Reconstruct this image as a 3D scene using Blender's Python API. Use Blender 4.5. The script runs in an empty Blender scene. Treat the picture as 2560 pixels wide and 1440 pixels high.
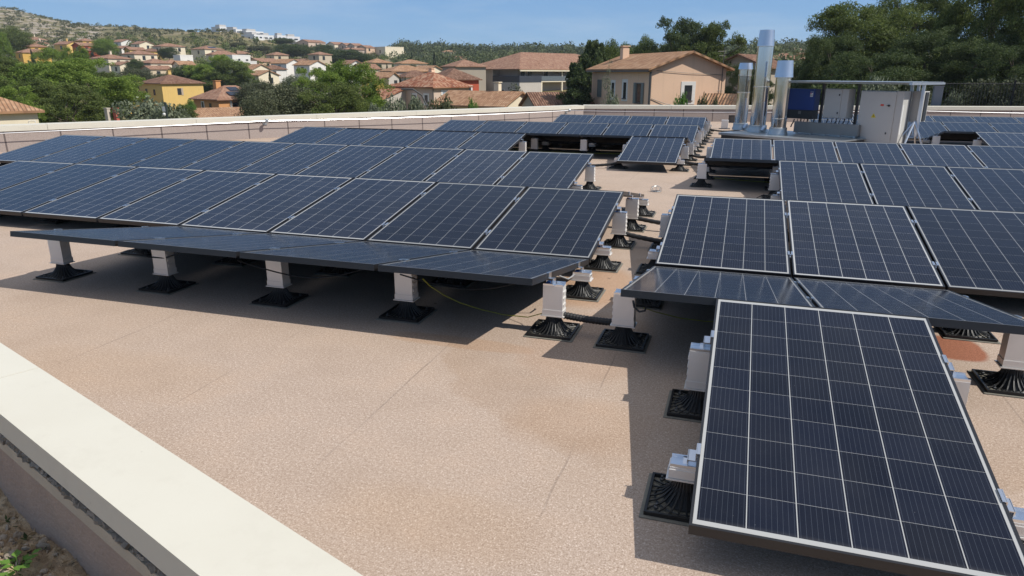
import bpy, math, random
import numpy as np
from mathutils import Vector, Matrix
R = math.radians
SC = bpy.context.scene
COL = SC.collection

# ------------------------------------------------------------------ camera
F_PX, PITCH, YAW, ROLL, EYE = 1751.7, -0.29795, 0.31062, 0.00198, 1.5938
_cy, _sy, _cp, _sp = math.cos(YAW), math.sin(YAW), math.cos(PITCH), math.sin(PITCH)
FWD = Vector((-_sy*_cp, _cy*_cp, _sp)); _r = Vector((_cy, _sy, 0)); _u = _r.cross(FWD)
RGT = _r*math.cos(ROLL) + _u*math.sin(ROLL); UPV = -_r*math.sin(ROLL) + _u*math.cos(ROLL)
EYEV = Vector((0, 0, EYE))
def ray(px, py): return FWD + RGT*((px-1280)/F_PX) - UPV*((py-720)/F_PX)
def on_z(px, py, z): d = ray(px, py); return EYEV + d*((z-EYE)/d.z)
def on_y(px, py, y): d = ray(px, py); return EYEV + d*(y/d.y)
HFX, HFY = -_sy, _cy                      # horizontal forward
def at(px, py, D):                        # point seen at a pixel, at horizontal depth D
    d = ray(px, py); return EYEV + d*(D/(d.x*HFX+d.y*HFY))

cam_d = bpy.data.cameras.new('camera'); cam = bpy.data.objects.new('camera', cam_d); COL.objects.link(cam)
cam_d.sensor_width = 36; cam_d.lens = F_PX/2560*36; cam_d.clip_end = 8000; cam_d.clip_start = 0.05
M3 = Matrix((RGT, UPV, -FWD)).transposed(); cam.matrix_world = Matrix.Translation(EYEV) @ M3.to_4x4()
SC.camera = cam

# ------------------------------------------------------------------ materials
def nt(m): return m.node_tree.nodes, m.node_tree.links
MATS = {}
def new_mat(name):
    m = bpy.data.materials.new(name); m.use_nodes = True; n, l = nt(m); b = n['Principled BSDF']; return m, n, l, b
def math_n(n, l, op, a, b=None, c=None):
    x = n.new('ShaderNodeMath'); x.operation = op
    for i, v in enumerate((a, b, c)):
        if v is None: continue
        if isinstance(v, (int, float)): x.inputs[i].default_value = v
        else: l.new(v, x.inputs[i])
    return x.outputs[0]
def mix_c(n, l, fac, a, b, mode='MIX'):
    x = n.new('ShaderNodeMix'); x.data_type = 'RGBA'; x.blend_type = mode
    if isinstance(fac, (int, float)): x.inputs[0].default_value = fac
    else: l.new(fac, x.inputs[0])
    for i, v in ((6, a), (7, b)):
        if isinstance(v, (tuple, list)): x.inputs[i].default_value = (*v[:3], 1)
        else: l.new(v, x.inputs[i])
    return x.outputs[2]
def noise_n(n, l, vec, scale, detail=4, rough=.55):
    x = n.new('ShaderNodeTexNoise'); x.inputs['Scale'].default_value = scale
    x.inputs['Detail'].default_value = detail; x.inputs['Roughness'].default_value = rough
    if vec is not None: l.new(vec, x.inputs['Vector'])
    return x.outputs['Fac']
def ramp_n(n, l, fac, stops):
    x = n.new('ShaderNodeValToRGB'); e = x.color_ramp.elements
    while len(e) < len(stops): e.new(.5)
    for i, (p, c) in enumerate(stops):
        e[i].position = p; e[i].color = (*c, 1) if isinstance(c, tuple) else (c, c, c, 1)
    l.new(fac, x.inputs[0]); return x.outputs[0]
def coord(n, kind='Object'): return n.new('ShaderNodeTexCoord').outputs[kind]
def bump_n(n, l, h, strength, dist, bsdf):
    x = n.new('ShaderNodeBump'); x.inputs['Strength'].default_value = strength; x.inputs['Distance'].default_value = dist
    l.new(h, x.inputs['Height']); l.new(x.outputs[0], bsdf.inputs['Normal'])
def simple(name, col, rough=.6, metal=0., var=.12, scale=6., bump=0.):
    if name in MATS: return MATS[name]
    m, n, l, b = new_mat(name)
    v = noise_n(n, l, coord(n), scale)
    c = mix_c(n, l, v, tuple(x*(1-var) for x in col), tuple(min(1, x*(1+var)) for x in col))
    l.new(c, b.inputs['Base Color']); b.inputs['Roughness'].default_value = rough; b.inputs['Metallic'].default_value = metal
    if bump: bump_n(n, l, noise_n(n, l, coord(n), scale*12), bump, .02, b)
    MATS[name] = m; return m

def mat_cells():
    m, n, l, b = new_mat('pv_cells')
    uv = n.new('ShaderNodeSeparateXYZ'); l.new(coord(n, 'UV'), uv.inputs[0]); X, Y = uv.outputs[0], uv.outputs[1]   # metres
    cx = math_n(n, l, 'DIVIDE', math_n(n, l, 'SUBTRACT', X, .0205), .1585)
    cy = math_n(n, l, 'DIVIDE', math_n(n, l, 'SUBTRACT', Y, .0325), .1585)
    def inside(v, hi):
        return math_n(n, l, 'MULTIPLY', math_n(n, l, 'GREATER_THAN', v, 0.0), math_n(n, l, 'LESS_THAN', v, hi))
    ins = math_n(n, l, 'MULTIPLY', inside(cx, 6.), inside(cy, 10.))
    fx = math_n(n, l, 'FRACT', cx); fy = math_n(n, l, 'FRACT', cy)
    dx = math_n(n, l, 'MINIMUM', fx, math_n(n, l, 'SUBTRACT', 1., fx))
    dy = math_n(n, l, 'MINIMUM', fy, math_n(n, l, 'SUBTRACT', 1., fy))
    gx = math_n(n, l, 'GREATER_THAN', dx, .0105); gy = math_n(n, l, 'GREATER_THAN', dy, .0036)
    cell = math_n(n, l, 'MULTIPLY', ins, math_n(n, l, 'MULTIPLY', gx, gy))
    bb = math_n(n, l, 'ABSOLUTE', math_n(n, l, 'SUBTRACT', math_n(n, l, 'FRACT', math_n(n, l, 'MULTIPLY', fx, 9.)), .5))
    bus = math_n(n, l, 'LESS_THAN', bb, .035)
    fl = n.new('ShaderNodeCombineXYZ'); l.new(math_n(n, l, 'FLOOR', cx), fl.inputs[0]); l.new(math_n(n, l, 'FLOOR', cy), fl.inputs[1])
    oi = n.new('ShaderNodeObjectInfo'); l.new(math_n(n, l, 'MULTIPLY', oi.outputs['Random'], 50.), fl.inputs[2])
    wn = n.new('ShaderNodeTexWhiteNoise'); l.new(fl.outputs[0], wn.inputs[0])
    cc = mix_c(n, l, wn.outputs[0], (.0045, .0068, .0155), (.0072, .0105, .0235))
    cc = mix_c(n, l, math_n(n, l, 'MULTIPLY', bus, .17), cc, (.26, .30, .36))
    base = mix_c(n, l, cell, (.43, .43, .42), cc)
    hv = n.new('ShaderNodeHueSaturation'); l.new(base, hv.inputs['Color']); l.new(math_n(n, l, 'ADD', math_n(n, l, 'MULTIPLY', oi.outputs['Random'], .40), .66), hv.inputs['Value']); base = hv.outputs[0]
    dust = ramp_n(n, l, Y, [(0., .30), (.05, .0)])
    dn = noise_n(n, l, coord(n, 'UV'), 9., 3)
    base = mix_c(n, l, math_n(n, l, 'MULTIPLY', dust, dn), base, (.40, .37, .33))
    film = math_n(n, l, 'MULTIPLY', math_n(n, l, 'MULTIPLY', ramp_n(n, l, noise_n(n, l, coord(n, 'Object'), 2.2, 6, .65), [(.35, .1), (.75, 1.)]), .026), math_n(n, l, 'ADD', oi.outputs['Random'], .3))
    base = mix_c(n, l, film, base, (.45, .43, .40))
    vo = n.new('ShaderNodeTexVoronoi'); vo.inputs['Scale'].default_value = 14; l.new(coord(n, 'Object'), vo.inputs['Vector'])
    spot = math_n(n, l, 'MULTIPLY', math_n(n, l, 'LESS_THAN', vo.outputs['Distance'], .022), .15)
    base = mix_c(n, l, spot, base, (.5, .5, .48))
    l.new(base, b.inputs['Base Color'])
    rr = math_n(n, l, 'ADD', math_n(n, l, 'MULTIPLY', noise_n(n, l, coord(n, 'Object'), 3., 4), .10), .09)
    l.new(rr, b.inputs['Roughness']); b.inputs['IOR'].default_value = 1.31
    b.inputs['Specular IOR Level'].default_value = .5
    return m
M_CELL = mat_cells()
M_BLACKFRAME = simple('black_anodised_frame', (.016, .016, .018), .38, .0, .2, 5)
M_ALU = simple('mill_aluminium', (.80, .77, .73), .42, .40, .05, 9)
M_ALU_BRIGHT = simple('bright_aluminium', (.82, .83, .85), .28, 1., .04, 12)
M_BLUE = simple('blue_plastic', (.03, .16, .55), .4)
M_BLACKPL = simple('black_plastic', (.012, .012, .012), .5, 0, .3, 20)
M_RUBBER = simple('black_conduit', (.018, .017, .017), .6, 0, .3, 12)
M_PAD = simple('bitumen_pad', (.215, .20, .165), .9, 0, .3, 30, .4)
M_GALV = simple('galvanised_steel', (.46, .49, .50), .42, .85, .15, 7)
M_WHITEPL = simple('white_label', (.75, .75, .73), .5)
M_YELGRN = simple('yellow_green_wire', (.30, .30, .03), .5)

def mat_deck():
    m, n, l, b = new_mat('granule_membrane'); P = coord(n)
    s = n.new('ShaderNodeSeparateXYZ'); l.new(P, s.inputs[0])
    g1 = noise_n(n, l, P, 150., 2, .75); g2 = noise_n(n, l, P, 70., 2, .7)
    g = math_n(n, l, 'ADD', math_n(n, l, 'MULTIPLY', g1, .65), math_n(n, l, 'MULTIPLY', g2, .35))
    gran = ramp_n(n, l, g, [(.28, (.17, .118, .090)), (.44, (.365, .277, .215)), (.55, (.45, .352, .284)), (.69, (.72, .615, .525))])
    big = noise_n(n, l, P, .55, 4, .6)
    warm = ramp_n(n, l, big, [(.40, 0.), (.66, 1.)])
    c = mix_c(n, l, math_n(n, l, 'MULTIPLY', warm, .20), gran, (.42, .30, .20), 'MIX')
    med = noise_n(n, l, P, 2.6, 5, .65)
    c = mix_c(n, l, 1., c, ramp_n(n, l, med, [(.30, (.93, .92, .91)), (.52, (1., 1., 1.)), (.72, (1.05, 1.03, 1.01))]), 'MULTIPLY')
    # membrane laps one metre apart, running up the roof
    wob = math_n(n, l, 'MULTIPLY', math_n(n, l, 'SUBTRACT', noise_n(n, l, P, 1.6, 3), .5), .05)
    fx = math_n(n, l, 'FRACT', math_n(n, l, 'ADD', math_n(n, l, 'ADD', s.outputs[0], 100.09), wob))
    lap = math_n(n, l, 'LESS_THAN', math_n(n, l, 'ABSOLUTE', math_n(n, l, 'SUBTRACT', fx, .5)), .0045)
    lapv = math_n(n, l, 'MULTIPLY', lap, math_n(n, l, 'MULTIPLY', ramp_n(n, l, noise_n(n, l, P, 1.1, 3), [(.42, 0.), (.62, 1.)]), .36))
    c = mix_c(n, l, lapv, c, (.10, .08, .07))
    # stains with a shape of their own
    def blob(cx, cy, rx, ry, col, k, c, soft=.35):
        wx = math_n(n, l, 'MULTIPLY', math_n(n, l, 'SUBTRACT', noise_n(n, l, P, 5., 3), .5), .5)
        ax = math_n(n, l, 'POWER', math_n(n, l, 'ABSOLUTE', math_n(n, l, 'DIVIDE', math_n(n, l, 'SUBTRACT', s.outputs[0], cx), rx)), 3.)
        ay = math_n(n, l, 'POWER', math_n(n, l, 'ABSOLUTE', math_n(n, l, 'DIVIDE', math_n(n, l, 'SUBTRACT', s.outputs[1], cy), ry)), 3.)
        d = math_n(n, l, 'ADD', math_n(n, l, 'ADD', ax, ay), wx)
        f = ramp_n(n, l, d, [(.75-soft, k), (1.0+soft*.5, 0.)])
        return mix_c(n, l, f, c, col, 'MULTIPLY')
    q = on_z(2385, 870, 0); c = blob(q.x, q.y, .17, .22, (.72, .38, .28), 1., c, .12)
    c = blob(-.62, 2.95, .38, .30, (.95, .86, .76), .5, c, .6); c = blob(-.78, 4.0, .42, .62, (.94, .84, .76), .55, c)
    c = blob(-1.0, 5.2, .30, .6, (.96, .76, .58), .7, c); c = blob(-3.2, 2.75, .8, .3, (.97, .91, .82), .45, c, .7)
    c = blob(-.95, 2.05, .5, .22, (.97, .90, .80), .45, c, .7); c = blob(-1.0, 3.35, .25, .18, (.84, .80, .75), .45, c, .7)
    c = blob(-1.55, 3.75, .5, .10, (.96, .80, .64), .5, c)
    # tide mark of an old puddle
    def circ(a, b_, d):
        a, b_, d = [Vector((q.x, q.y)) for q in (a, b_, d)]; D_ = 2*(a.x*(b_.y-d.y)+b_.x*(d.y-a.y)+d.x*(a.y-b_.y)); A, B, C_ = a.length_squared, b_.length_squared, d.length_squared
        u = Vector(((A*(b_.y-d.y)+B*(d.y-a.y)+C_*(a.y-b_.y))/D_, (A*(d.x-b_.x)+B*(a.x-d.x)+C_*(b_.x-a.x))/D_)); return u, (a-u).length
    ctr, rad = circ(on_z(1088, 880, 0), on_z(1190, 1015, 0), on_z(1500, 1165, 0))
    vd = n.new('ShaderNodeVectorMath'); vd.operation = 'DISTANCE'; cv = n.new('ShaderNodeCombineXYZ'); l.new(s.outputs[0], cv.inputs[0]); l.new(s.outputs[1], cv.inputs[1]); l.new(cv.outputs[0], vd.inputs[0]); vd.inputs[1].default_value = (ctr.x, ctr.y, 0)
    rr = math_n(n, l, 'ADD', math_n(n, l, 'DIVIDE', vd.outputs['Value'], rad), math_n(n, l, 'MULTIPLY', math_n(n, l, 'SUBTRACT', noise_n(n, l, P, 3.5, 4), .5), .22))
    ring = ramp_n(n, l, rr, [(.55, 0.), (.80, .25), (.97, .75), (1.03, 0.)])
    side = ramp_n(n, l, noise_n(n, l, P, 1.1, 2), [(.35, .35), (.6, 1.)])
    c = mix_c(n, l, math_n(n, l, 'MULTIPLY', ring, side), c, (.885, .84, .785), 'MULTIPLY')
    sp = n.new('ShaderNodeTexVoronoi'); sp.inputs['Scale'].default_value = 1.7; l.new(P, sp.inputs['Vector'])
    c = mix_c(n, l, math_n(n, l, 'MULTIPLY', math_n(n, l, 'LESS_THAN', sp.outputs['Distance'], .022), .7), c, (.10, .07, .05))
    l.new(c, b.inputs['Base Color']); b.inputs['Roughness'].default_value = .92; b.inputs['Specular IOR Level'].default_value = .2
    bump_n(n, l, g, .35, .006, b); return m
M_DECK = mat_deck()

def mat_upstand():
    m, n, l, b = new_mat('upstand_membrane'); uv = n.new('ShaderNodeSeparateXYZ'); l.new(coord(n, 'UV'), uv.inputs[0])
    P = coord(n)
    c = ramp_n(n, l, noise_n(n, l, P, 60., 3, .7), [(.3, (.24, .19, .17)), (.6, (.37, .31, .28))])
    c = mix_c(n, l, math_n(n, l, 'MULTIPLY', noise_n(n, l, P, .8, 4), .25), c, (.46, .40, .36))
    f = math_n(n, l, 'FRACT', uv.outputs[0])
    seam = math_n(n, l, 'LESS_THAN', math_n(n, l, 'ABSOLUTE', math_n(n, l, 'SUBTRACT', f, .5)), .016)
    c = mix_c(n, l, math_n(n, l, 'MULTIPLY', seam, .8), c, (.07, .055, .055))
    l.new(c, b.inputs['Base Color']); b.inputs['Roughness'].default_value = .9; return m
M_UPSTAND = mat_upstand()
def mat_coping():
    m, n, l, b = new_mat('cream_coping'); P = coord(n)
    c = mix_c(n, l, noise_n(n, l, P, 1.8, 5, .6), (.575, .54, .45), (.645, .615, .525))
    gr_ = ramp_n(n, l, noise_n(n, l, P, 6., 6, .7), [(.52, 0.), (.72, .20)])
    c = mix_c(n, l, gr_, c, (.46, .42, .34))
    sp = n.new('ShaderNodeTexVoronoi'); sp.inputs['Scale'].default_value = 7.; l.new(P, sp.inputs['Vector'])
    c = mix_c(n, l, math_n(n, l, 'MULTIPLY', math_n(n, l, 'LESS_THAN', sp.outputs['Distance'], .035), .25), c, (.35, .31, .25))
    l.new(c, b.inputs['Base Color']); b.inputs['Roughness'].default_value = .6; b.inputs['Specular IOR Level'].default_value = .25; return m
M_COPING = mat_coping()
M_RENDER_DK = simple('brown_render', (.36, .275, .22), .95, 0, .25, 4, .5)
M_ROUGH = simple('crumbly_mortar', (.50, .45, .39), .95, 0, .5, 45, 1.)
M_LEDGE = simple('cement_ledge', (.46, .40, .31), .9, 0, .15, 8, .3)

def mat_soil():
    m, n, l, b = new_mat('stony_soil'); P = coord(n)
    c = ramp_n(n, l, noise_n(n, l, P, 9., 6, .7), [(.3, (.19, .13, .08)), (.5, (.42, .30, .185)), (.7, (.60, .47, .31))])
    l.new(c, b.inputs['Base Color']); b.inputs['Roughness'].default_value = .95
    bump_n(n, l, noise_n(n, l, P, 30., 5, .7), .8, .03, b); return m
M_SOIL = mat_soil()
M_STONE = simple('pale_stone', (.38, .31, .235), .9, 0, .3, 15, .5)

def mat_terrain():
    m, n, l, b = new_mat('dry_garrigue'); P = coord(n)
    a = noise_n(n, l, P, .035, 6, .65); d = noise_n(n, l, P, .25, 5, .65); f = noise_n(n, l, P, 1.3, 4, .7)
    t = math_n(n, l, 'ADD', math_n(n, l, 'MULTIPLY', a, .5), math_n(n, l, 'ADD', math_n(n, l, 'MULTIPLY', d, .3), math_n(n, l, 'MULTIPLY', f, .2)))
    c = ramp_n(n, l, t, [(.36, (.06, .070, .025)), (.46, (.115, .112, .044)), (.55, (.21, .17, .082)), (.66, (.34, .26, .16))])
    at_ = n.new('ShaderNodeAttribute'); at_.attribute_name = 'rock'
    rk = noise_n(n, l, P, .09, 6, .7)
    rm = math_n(n, l, 'MULTIPLY', at_.outputs['Fac'], ramp_n(n, l, rk, [(.47, 0.), (.55, 1.)]))
    c = mix_c(n, l, rm, c, (.34, .29, .235))
    l.new(c, b.inputs['Base Color']); b.inputs['Roughness'].default_value = .95; b.inputs['Specular IOR Level'].default_value = .1
    return m
M_TERRAIN = mat_terrain()

def mat_leaf(name, dark, mid, light, transl=.22):
    m, n, l, b = new_mat(name)
    g = n.new('ShaderNodeNewGeometry')
    oi = n.new('ShaderNodeObjectInfo')
    big = noise_n(n, l, coord(n, 'Object'), 5., 3)
    t = math_n(n, l, 'ADD', math_n(n, l, 'MULTIPLY', g.outputs['Random Per Island'], .55), math_n(n, l, 'MULTIPLY', big, .45))
    t = math_n(n, l, 'ADD', t, math_n(n, l, 'MULTIPLY', math_n(n, l, 'SUBTRACT', oi.outputs['Random'], .5), .16))
    c = ramp_n(n, l, t, [(.2, dark), (.5, mid), (.82, light)])
    l.new(c, b.inputs['Base Color']); b.inputs['Roughness'].default_value = .6; b.inputs['Specular IOR Level'].default_value = .25
    tr = n.new('ShaderNodeBsdfTranslucent'); l.new(c, tr.inputs['Color'])
    mx = n.new('ShaderNodeMixShader'); mx.inputs[0].default_value = transl
    l.new(b.outputs[0], mx.inputs[1]); l.new(tr.outputs[0], mx.inputs[2]); l.new(mx.outputs[0], n['Material Output'].inputs[0])
    return m
LEAF = {
 'pine': mat_leaf('pine_needles', (.048, .072, .017), (.112, .148, .038), (.205, .245, .066), .42),
 'bright': mat_leaf('bright_pine_needles', (.080, .130, .020), (.18, .265, .045), (.31, .39, .085), .48),
 'dark': mat_leaf('dark_needles', (.030, .050, .018), (.070, .102, .034), (.14, .175, .06), .4),
 'olive': mat_leaf('silver_olive_leaves', (.085, .105, .06), (.165, .19, .115), (.28, .30, .20), .25),
 'dolive': mat_leaf('holm_oak_leaves', (.046, .056, .026), (.085, .098, .048), (.15, .155, .088), .25),
 'cypress': mat_leaf('cypress_foliage', (.018, .030, .012), (.038, .056, .022), (.070, .090, .034)),
 'shrub': mat_leaf('garrigue_shrub', (.050, .062, .028), (.10, .108, .048), (.17, .165, .080)),
 'fresh': mat_leaf('fresh_green_leaves', (.055, .13, .02), (.12, .24, .04), (.21, .35, .08), .3),
 'far': mat_leaf('far_pine_wood', (.042, .060, .022), (.085, .108, .040), (.14, .16, .065), .28),
}
M_BARK = simple('grey_brown_bark', (.13, .10, .075), .95, 0, .35, 8, .6)

def mat_wall(col, name):
    if name in MATS: return MATS[name]
    m, n, l, b = new_mat(name); P = coord(n)
    v = noise_n(n, l, P, .7, 5, .6); f = noise_n(n, l, P, 14., 3)
    c = mix_c(n, l, v, tuple(x*.90 for x in col), tuple(min(1, x*1.06) for x in col))
    c = mix_c(n, l, math_n(n, l, 'MULTIPLY', f, .12), c, tuple(x*.75 for x in col))
    st = n.new('ShaderNodeMapping'); st.inputs['Scale'].default_value = (2.2, 2.2, .12); l.new(P, st.inputs[0])
    sv = ramp_n(n, l, noise_n(n, l, st.outputs[0], 1.3, 4), [(.55, 0.), (.75, .22)])
    c = mix_c(n, l, sv, c, tuple(x*.6 for x in col))
    l.new(c, b.inputs['Base Color']); b.inputs['Roughness'].default_value = .9; b.inputs['Specular IOR Level'].default_value = .15
    MATS[name] = m; return m
def mat_tiles(name, cols, per=.21):
    if name in MATS: return MATS[name]
    m, n, l, b = new_mat(name); uv = n.new('ShaderNodeSeparateXYZ'); l.new(coord(n, 'UV'), uv.inputs[0])
    U = math_n(n, l, 'DIVIDE', uv.outputs[0], per); V = math_n(n, l, 'DIVIDE', uv.outputs[1], .36)
    cb = n.new('ShaderNodeCombineXYZ'); l.new(math_n(n, l, 'FLOOR', U), cb.inputs[0]); l.new(math_n(n, l, 'FLOOR', V), cb.inputs[1])
    wn = n.new('ShaderNodeTexWhiteNoise'); l.new(cb.outputs[0], wn.inputs[0])
    t = math_n(n, l, 'ADD', math_n(n, l, 'MULTIPLY', wn.outputs[0], .40), math_n(n, l, 'ADD', .08, math_n(n, l, 'MULTIPLY', noise_n(n, l, coord(n), .5, 5, .7), .44)))
    c = ramp_n(n, l, t, [(.22, cols[0]), (.45, cols[1]), (.62, cols[2]), (.82, cols[3])])
    fu = math_n(n, l, 'FRACT', U); fv = math_n(n, l, 'FRACT', V)
    prof = math_n(n, l, 'SINE', math_n(n, l, 'MULTIPLY', fu, 6.2832))
    h = math_n(n, l, 'ADD', prof, math_n(n, l, 'MULTIPLY', fv, -.7))
    l.new(c, b.inputs['Base Color']); b.inputs['Roughness'].default_value = .9; b.inputs['Specular IOR Level'].default_value = .15
    bump_n(n, l, h, .9, .045, b); MATS[name] = m; return m
TILE = {
 'red': mat_tiles('red_clay_tiles', [(.22, .12, .08), (.31, .17, .115), (.37, .22, .15), (.46, .32, .23)]),
 'orange': mat_tiles('orange_clay_tiles', [(.27, .15, .09), (.38, .215, .125), (.44, .265, .16), (.52, .36, .24)]),
 'mixed': mat_tiles('mottled_clay_tiles', [(.18, .075, .05), (.32, .125, .07), (.44, .25, .16), (.52, .38, .28)]),
 'brown': mat_tiles('brown_clay_tiles', [(.14, .075, .05), (.20, .11, .075), (.25, .145, .10), (.33, .22, .15)]),
}
M_PANE = simple('window_glass', (.03, .035, .04), .12, 0, .3, 2)
M_TRIM = simple('white_window_trim', (.72, .70, .66), .7)
M_SHUT_B = simple('blue_grey_shutter', (.26, .31, .36), .7)
M_SHUT_G = simple('grey_green_shutter', (.17, .19, .18), .7)
M_SHUT_P = simple('beige_shutter', (.42, .33, .25), .7)
M_ZINC = simple('zinc_pipe', (.10, .095, .09), .5, .3)

# ------------------------------------------------------------------ mesh helpers
class MB:
    def __init__(s): s.v = []; s.f = []; s.uv = None
    def quad(s, *p):
        i = len(s.v); s.v += [tuple(q) for q in p]; s.f.append(tuple(range(i, i+len(p)))); return s
    def box(s, x0, x1, y0, y1, z0, z1, M=None):
        P = [(x, y, z) for z in (z0, z1) for y in (y0, y1) for x in (x0, x1)]
        if M is not None: P = [tuple(M @ Vector(q)) for q in P]
        i = len(s.v); s.v += P
        s.f += [tuple(i+k for k in q) for q in ((0, 2, 3, 1), (4, 5, 7, 6), (0, 1, 5, 4), (2, 6, 7, 3), (0, 4, 6, 2), (1, 3, 7, 5))]; return s
    def lathe(s, prof, n=20, c=(0, 0, 0), cap=True, M=None):
        i = len(s.v)
        for r, z in prof:
            for k in range(n):
                a = 2*math.pi*k/n; q = Vector((c[0]+r*math.cos(a), c[1]+r*math.sin(a), c[2]+z))
                s.v.append(tuple(M @ q) if M is not None else tuple(q))
        for j in range(len(prof)-1):
            for k in range(n): s.f.append((i+j*n+k, i+j*n+(k+1) % n, i+(j+1)*n+(k+1) % n, i+(j+1)*n+k))
        if cap:
            s.f.append(tuple(i+k for k in range(n-1, -1, -1))); s.f.append(tuple(i+(len(prof)-1)*n+k for k in range(n)))
        return s
    def tube(s, pts, r, n=8):
        pts = [Vector(p) for p in pts]; rs = r if isinstance(r, (list, tuple)) else [r]*len(pts); i = len(s.v)
        for j, p in enumerate(pts):
            t = (pts[min(j+1, len(pts)-1)]-pts[max(j-1, 0)]).normalized()
            a = Vector((0, 0, 1)) if abs(t.z) < .9 else Vector((1, 0, 0))
            u = t.cross(a).normalized(); w = t.cross(u)
            for k in range(n):
                an = 2*math.pi*k/n; s.v.append(tuple(p+(u*math.cos(an)+w*math.sin(an))*rs[j]))
        for j in range(len(pts)-1):
            for k in range(n): s.f.append((i+j*n+k, i+j*n+(k+1) % n, i+(j+1)*n+(k+1) % n, i+(j+1)*n+k))
        s.f.append(tuple(i+k for k in range(n-1, -1, -1))); s.f.append(tuple(i+(len(pts)-1)*n+k for k in range(n)))
        return s
    def mesh(s, name, m, smooth=False):
        me = bpy.data.meshes.new(name); me.from_pydata(s.v, [], s.f)
        if s.uv:
            ul = me.uv_layers.new(name='UVMap')
            for lp in me.loops: ul.data[lp.index].uv = s.uv[lp.vertex_index]
        if m: me.materials.append(m)
        me.validate(); 
        import bmesh
        bm = bmesh.new(); bm.from_mesh(me); bmesh.ops.recalc_face_normals(bm, faces=bm.faces); bm.to_mesh(me); bm.free()
        if smooth:
            for p in me.polygons: p.use_smooth = True
            me.set_sharp_from_angle(angle=R(32))
        me.update(); return me
    def build(s, name, m, parent=None, smooth=False, bevel=0.):
        o = link(name, s.mesh(name, m, smooth), parent)
        if bevel:
            b = o.modifiers.new('bevel', 'BEVEL'); b.width = bevel; b.segments = 2; b.limit_method = 'ANGLE'
        return o
def link(name, me, parent=None):
    o = bpy.data.objects.new(name, me); COL.objects.link(o)
    if parent: o.parent = parent
    return o
def tag(o, label, cat, group=None):
    o['label'] = label; o['category'] = cat
    if group: o['group'] = group
    return o
def struct(o, kind='structure'): o['kind'] = kind; return o
def empty(name, loc=(0, 0, 0), rz=0., rx=0.):
    o = bpy.data.objects.new(name, None); COL.objects.link(o); o.location = loc; o.rotation_euler = (rx, 0, rz); o.empty_display_size = .2; return o
def copy_tree(o, parent=None):
    c = o.copy(); COL.objects.link(c)
    if parent: c.parent = parent
    for ch in list(o.children): copy_tree(ch, c)
    return c
def ordinal(i): return ['first', 'second', 'third', 'fourth', 'fifth', 'sixth', 'seventh', 'eighth', 'ninth', 'tenth', 'eleventh', 'twelfth'][i]

# ------------------------------------------------------------------ light and sky
SUN = Vector((.70, -.012, .714)).normalized()
sun_d = bpy.data.lights.new('sun', 'SUN'); sun = bpy.data.objects.new('sun', sun_d); COL.objects.link(sun)
sun_d.energy = 3.95; sun_d.angle = R(.53); sun_d.color = (1., .955, .88)
sun.rotation_euler = SUN.to_track_quat('Z', 'Y').to_euler()
w = bpy.data.worlds.new('World'); SC.world = w; w.use_nodes = True
n, l = w.node_tree.nodes, w.node_tree.links
sky = n.new('ShaderNodeTexSky'); sky.sky_type = 'NISHITA'; sky.sun_disc = False
sky.sun_elevation = math.asin(SUN.z); sky.sun_rotation = math.atan2(SUN.x, SUN.y); sky.air_density = 1.; sky.dust_density = .35; sky.ozone_density = 2.2
bg = n['Background']; bg.inputs[1].default_value = .10
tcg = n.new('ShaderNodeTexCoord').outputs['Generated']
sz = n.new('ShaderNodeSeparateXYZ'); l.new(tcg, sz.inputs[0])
grad = ramp_n(n, l, sz.outputs[2], [(0., (2.1, 3.75, 5.8)), (.05, (1.55, 3.35, 6.0)), (.13, (.98, 2.65, 5.7)), (.25, (.95, 2.35, 4.8)), (.52, (2.0, 2.7, 4.2)), (.82, (3.4, 3.9, 4.9)), (.97, (8.4, 8.3, 8.3))])  # overhead stops, out of view, are brightened as added fill for the shadows
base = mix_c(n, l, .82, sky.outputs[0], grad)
mp = n.new('ShaderNodeMapping'); mp.inputs['Scale'].default_value = (1.5, 1.5, 10.); mp.inputs['Rotation'].default_value = (R(5), R(9), 0)
l.new(tcg, mp.inputs[0])
cn = noise_n(n, l, mp.outputs[0], 2.0, 7, .60)
cl = ramp_n(n, l, cn, [(.47, 0.), (.80, .38)])
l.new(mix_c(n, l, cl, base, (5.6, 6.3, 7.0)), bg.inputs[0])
SC.view_settings.view_transform = 'Standard'; SC.view_settings.look = 'None'; SC.view_settings.gamma = 1.
SC.view_settings.exposure = .28
SC.cycles.use_denoising = True; SC.cycles.max_bounces = 8; SC.cycles.sample_clamp_indirect = 6.
SC.cycles.caustics_reflective = False; SC.cycles.caustics_refractive = False

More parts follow.
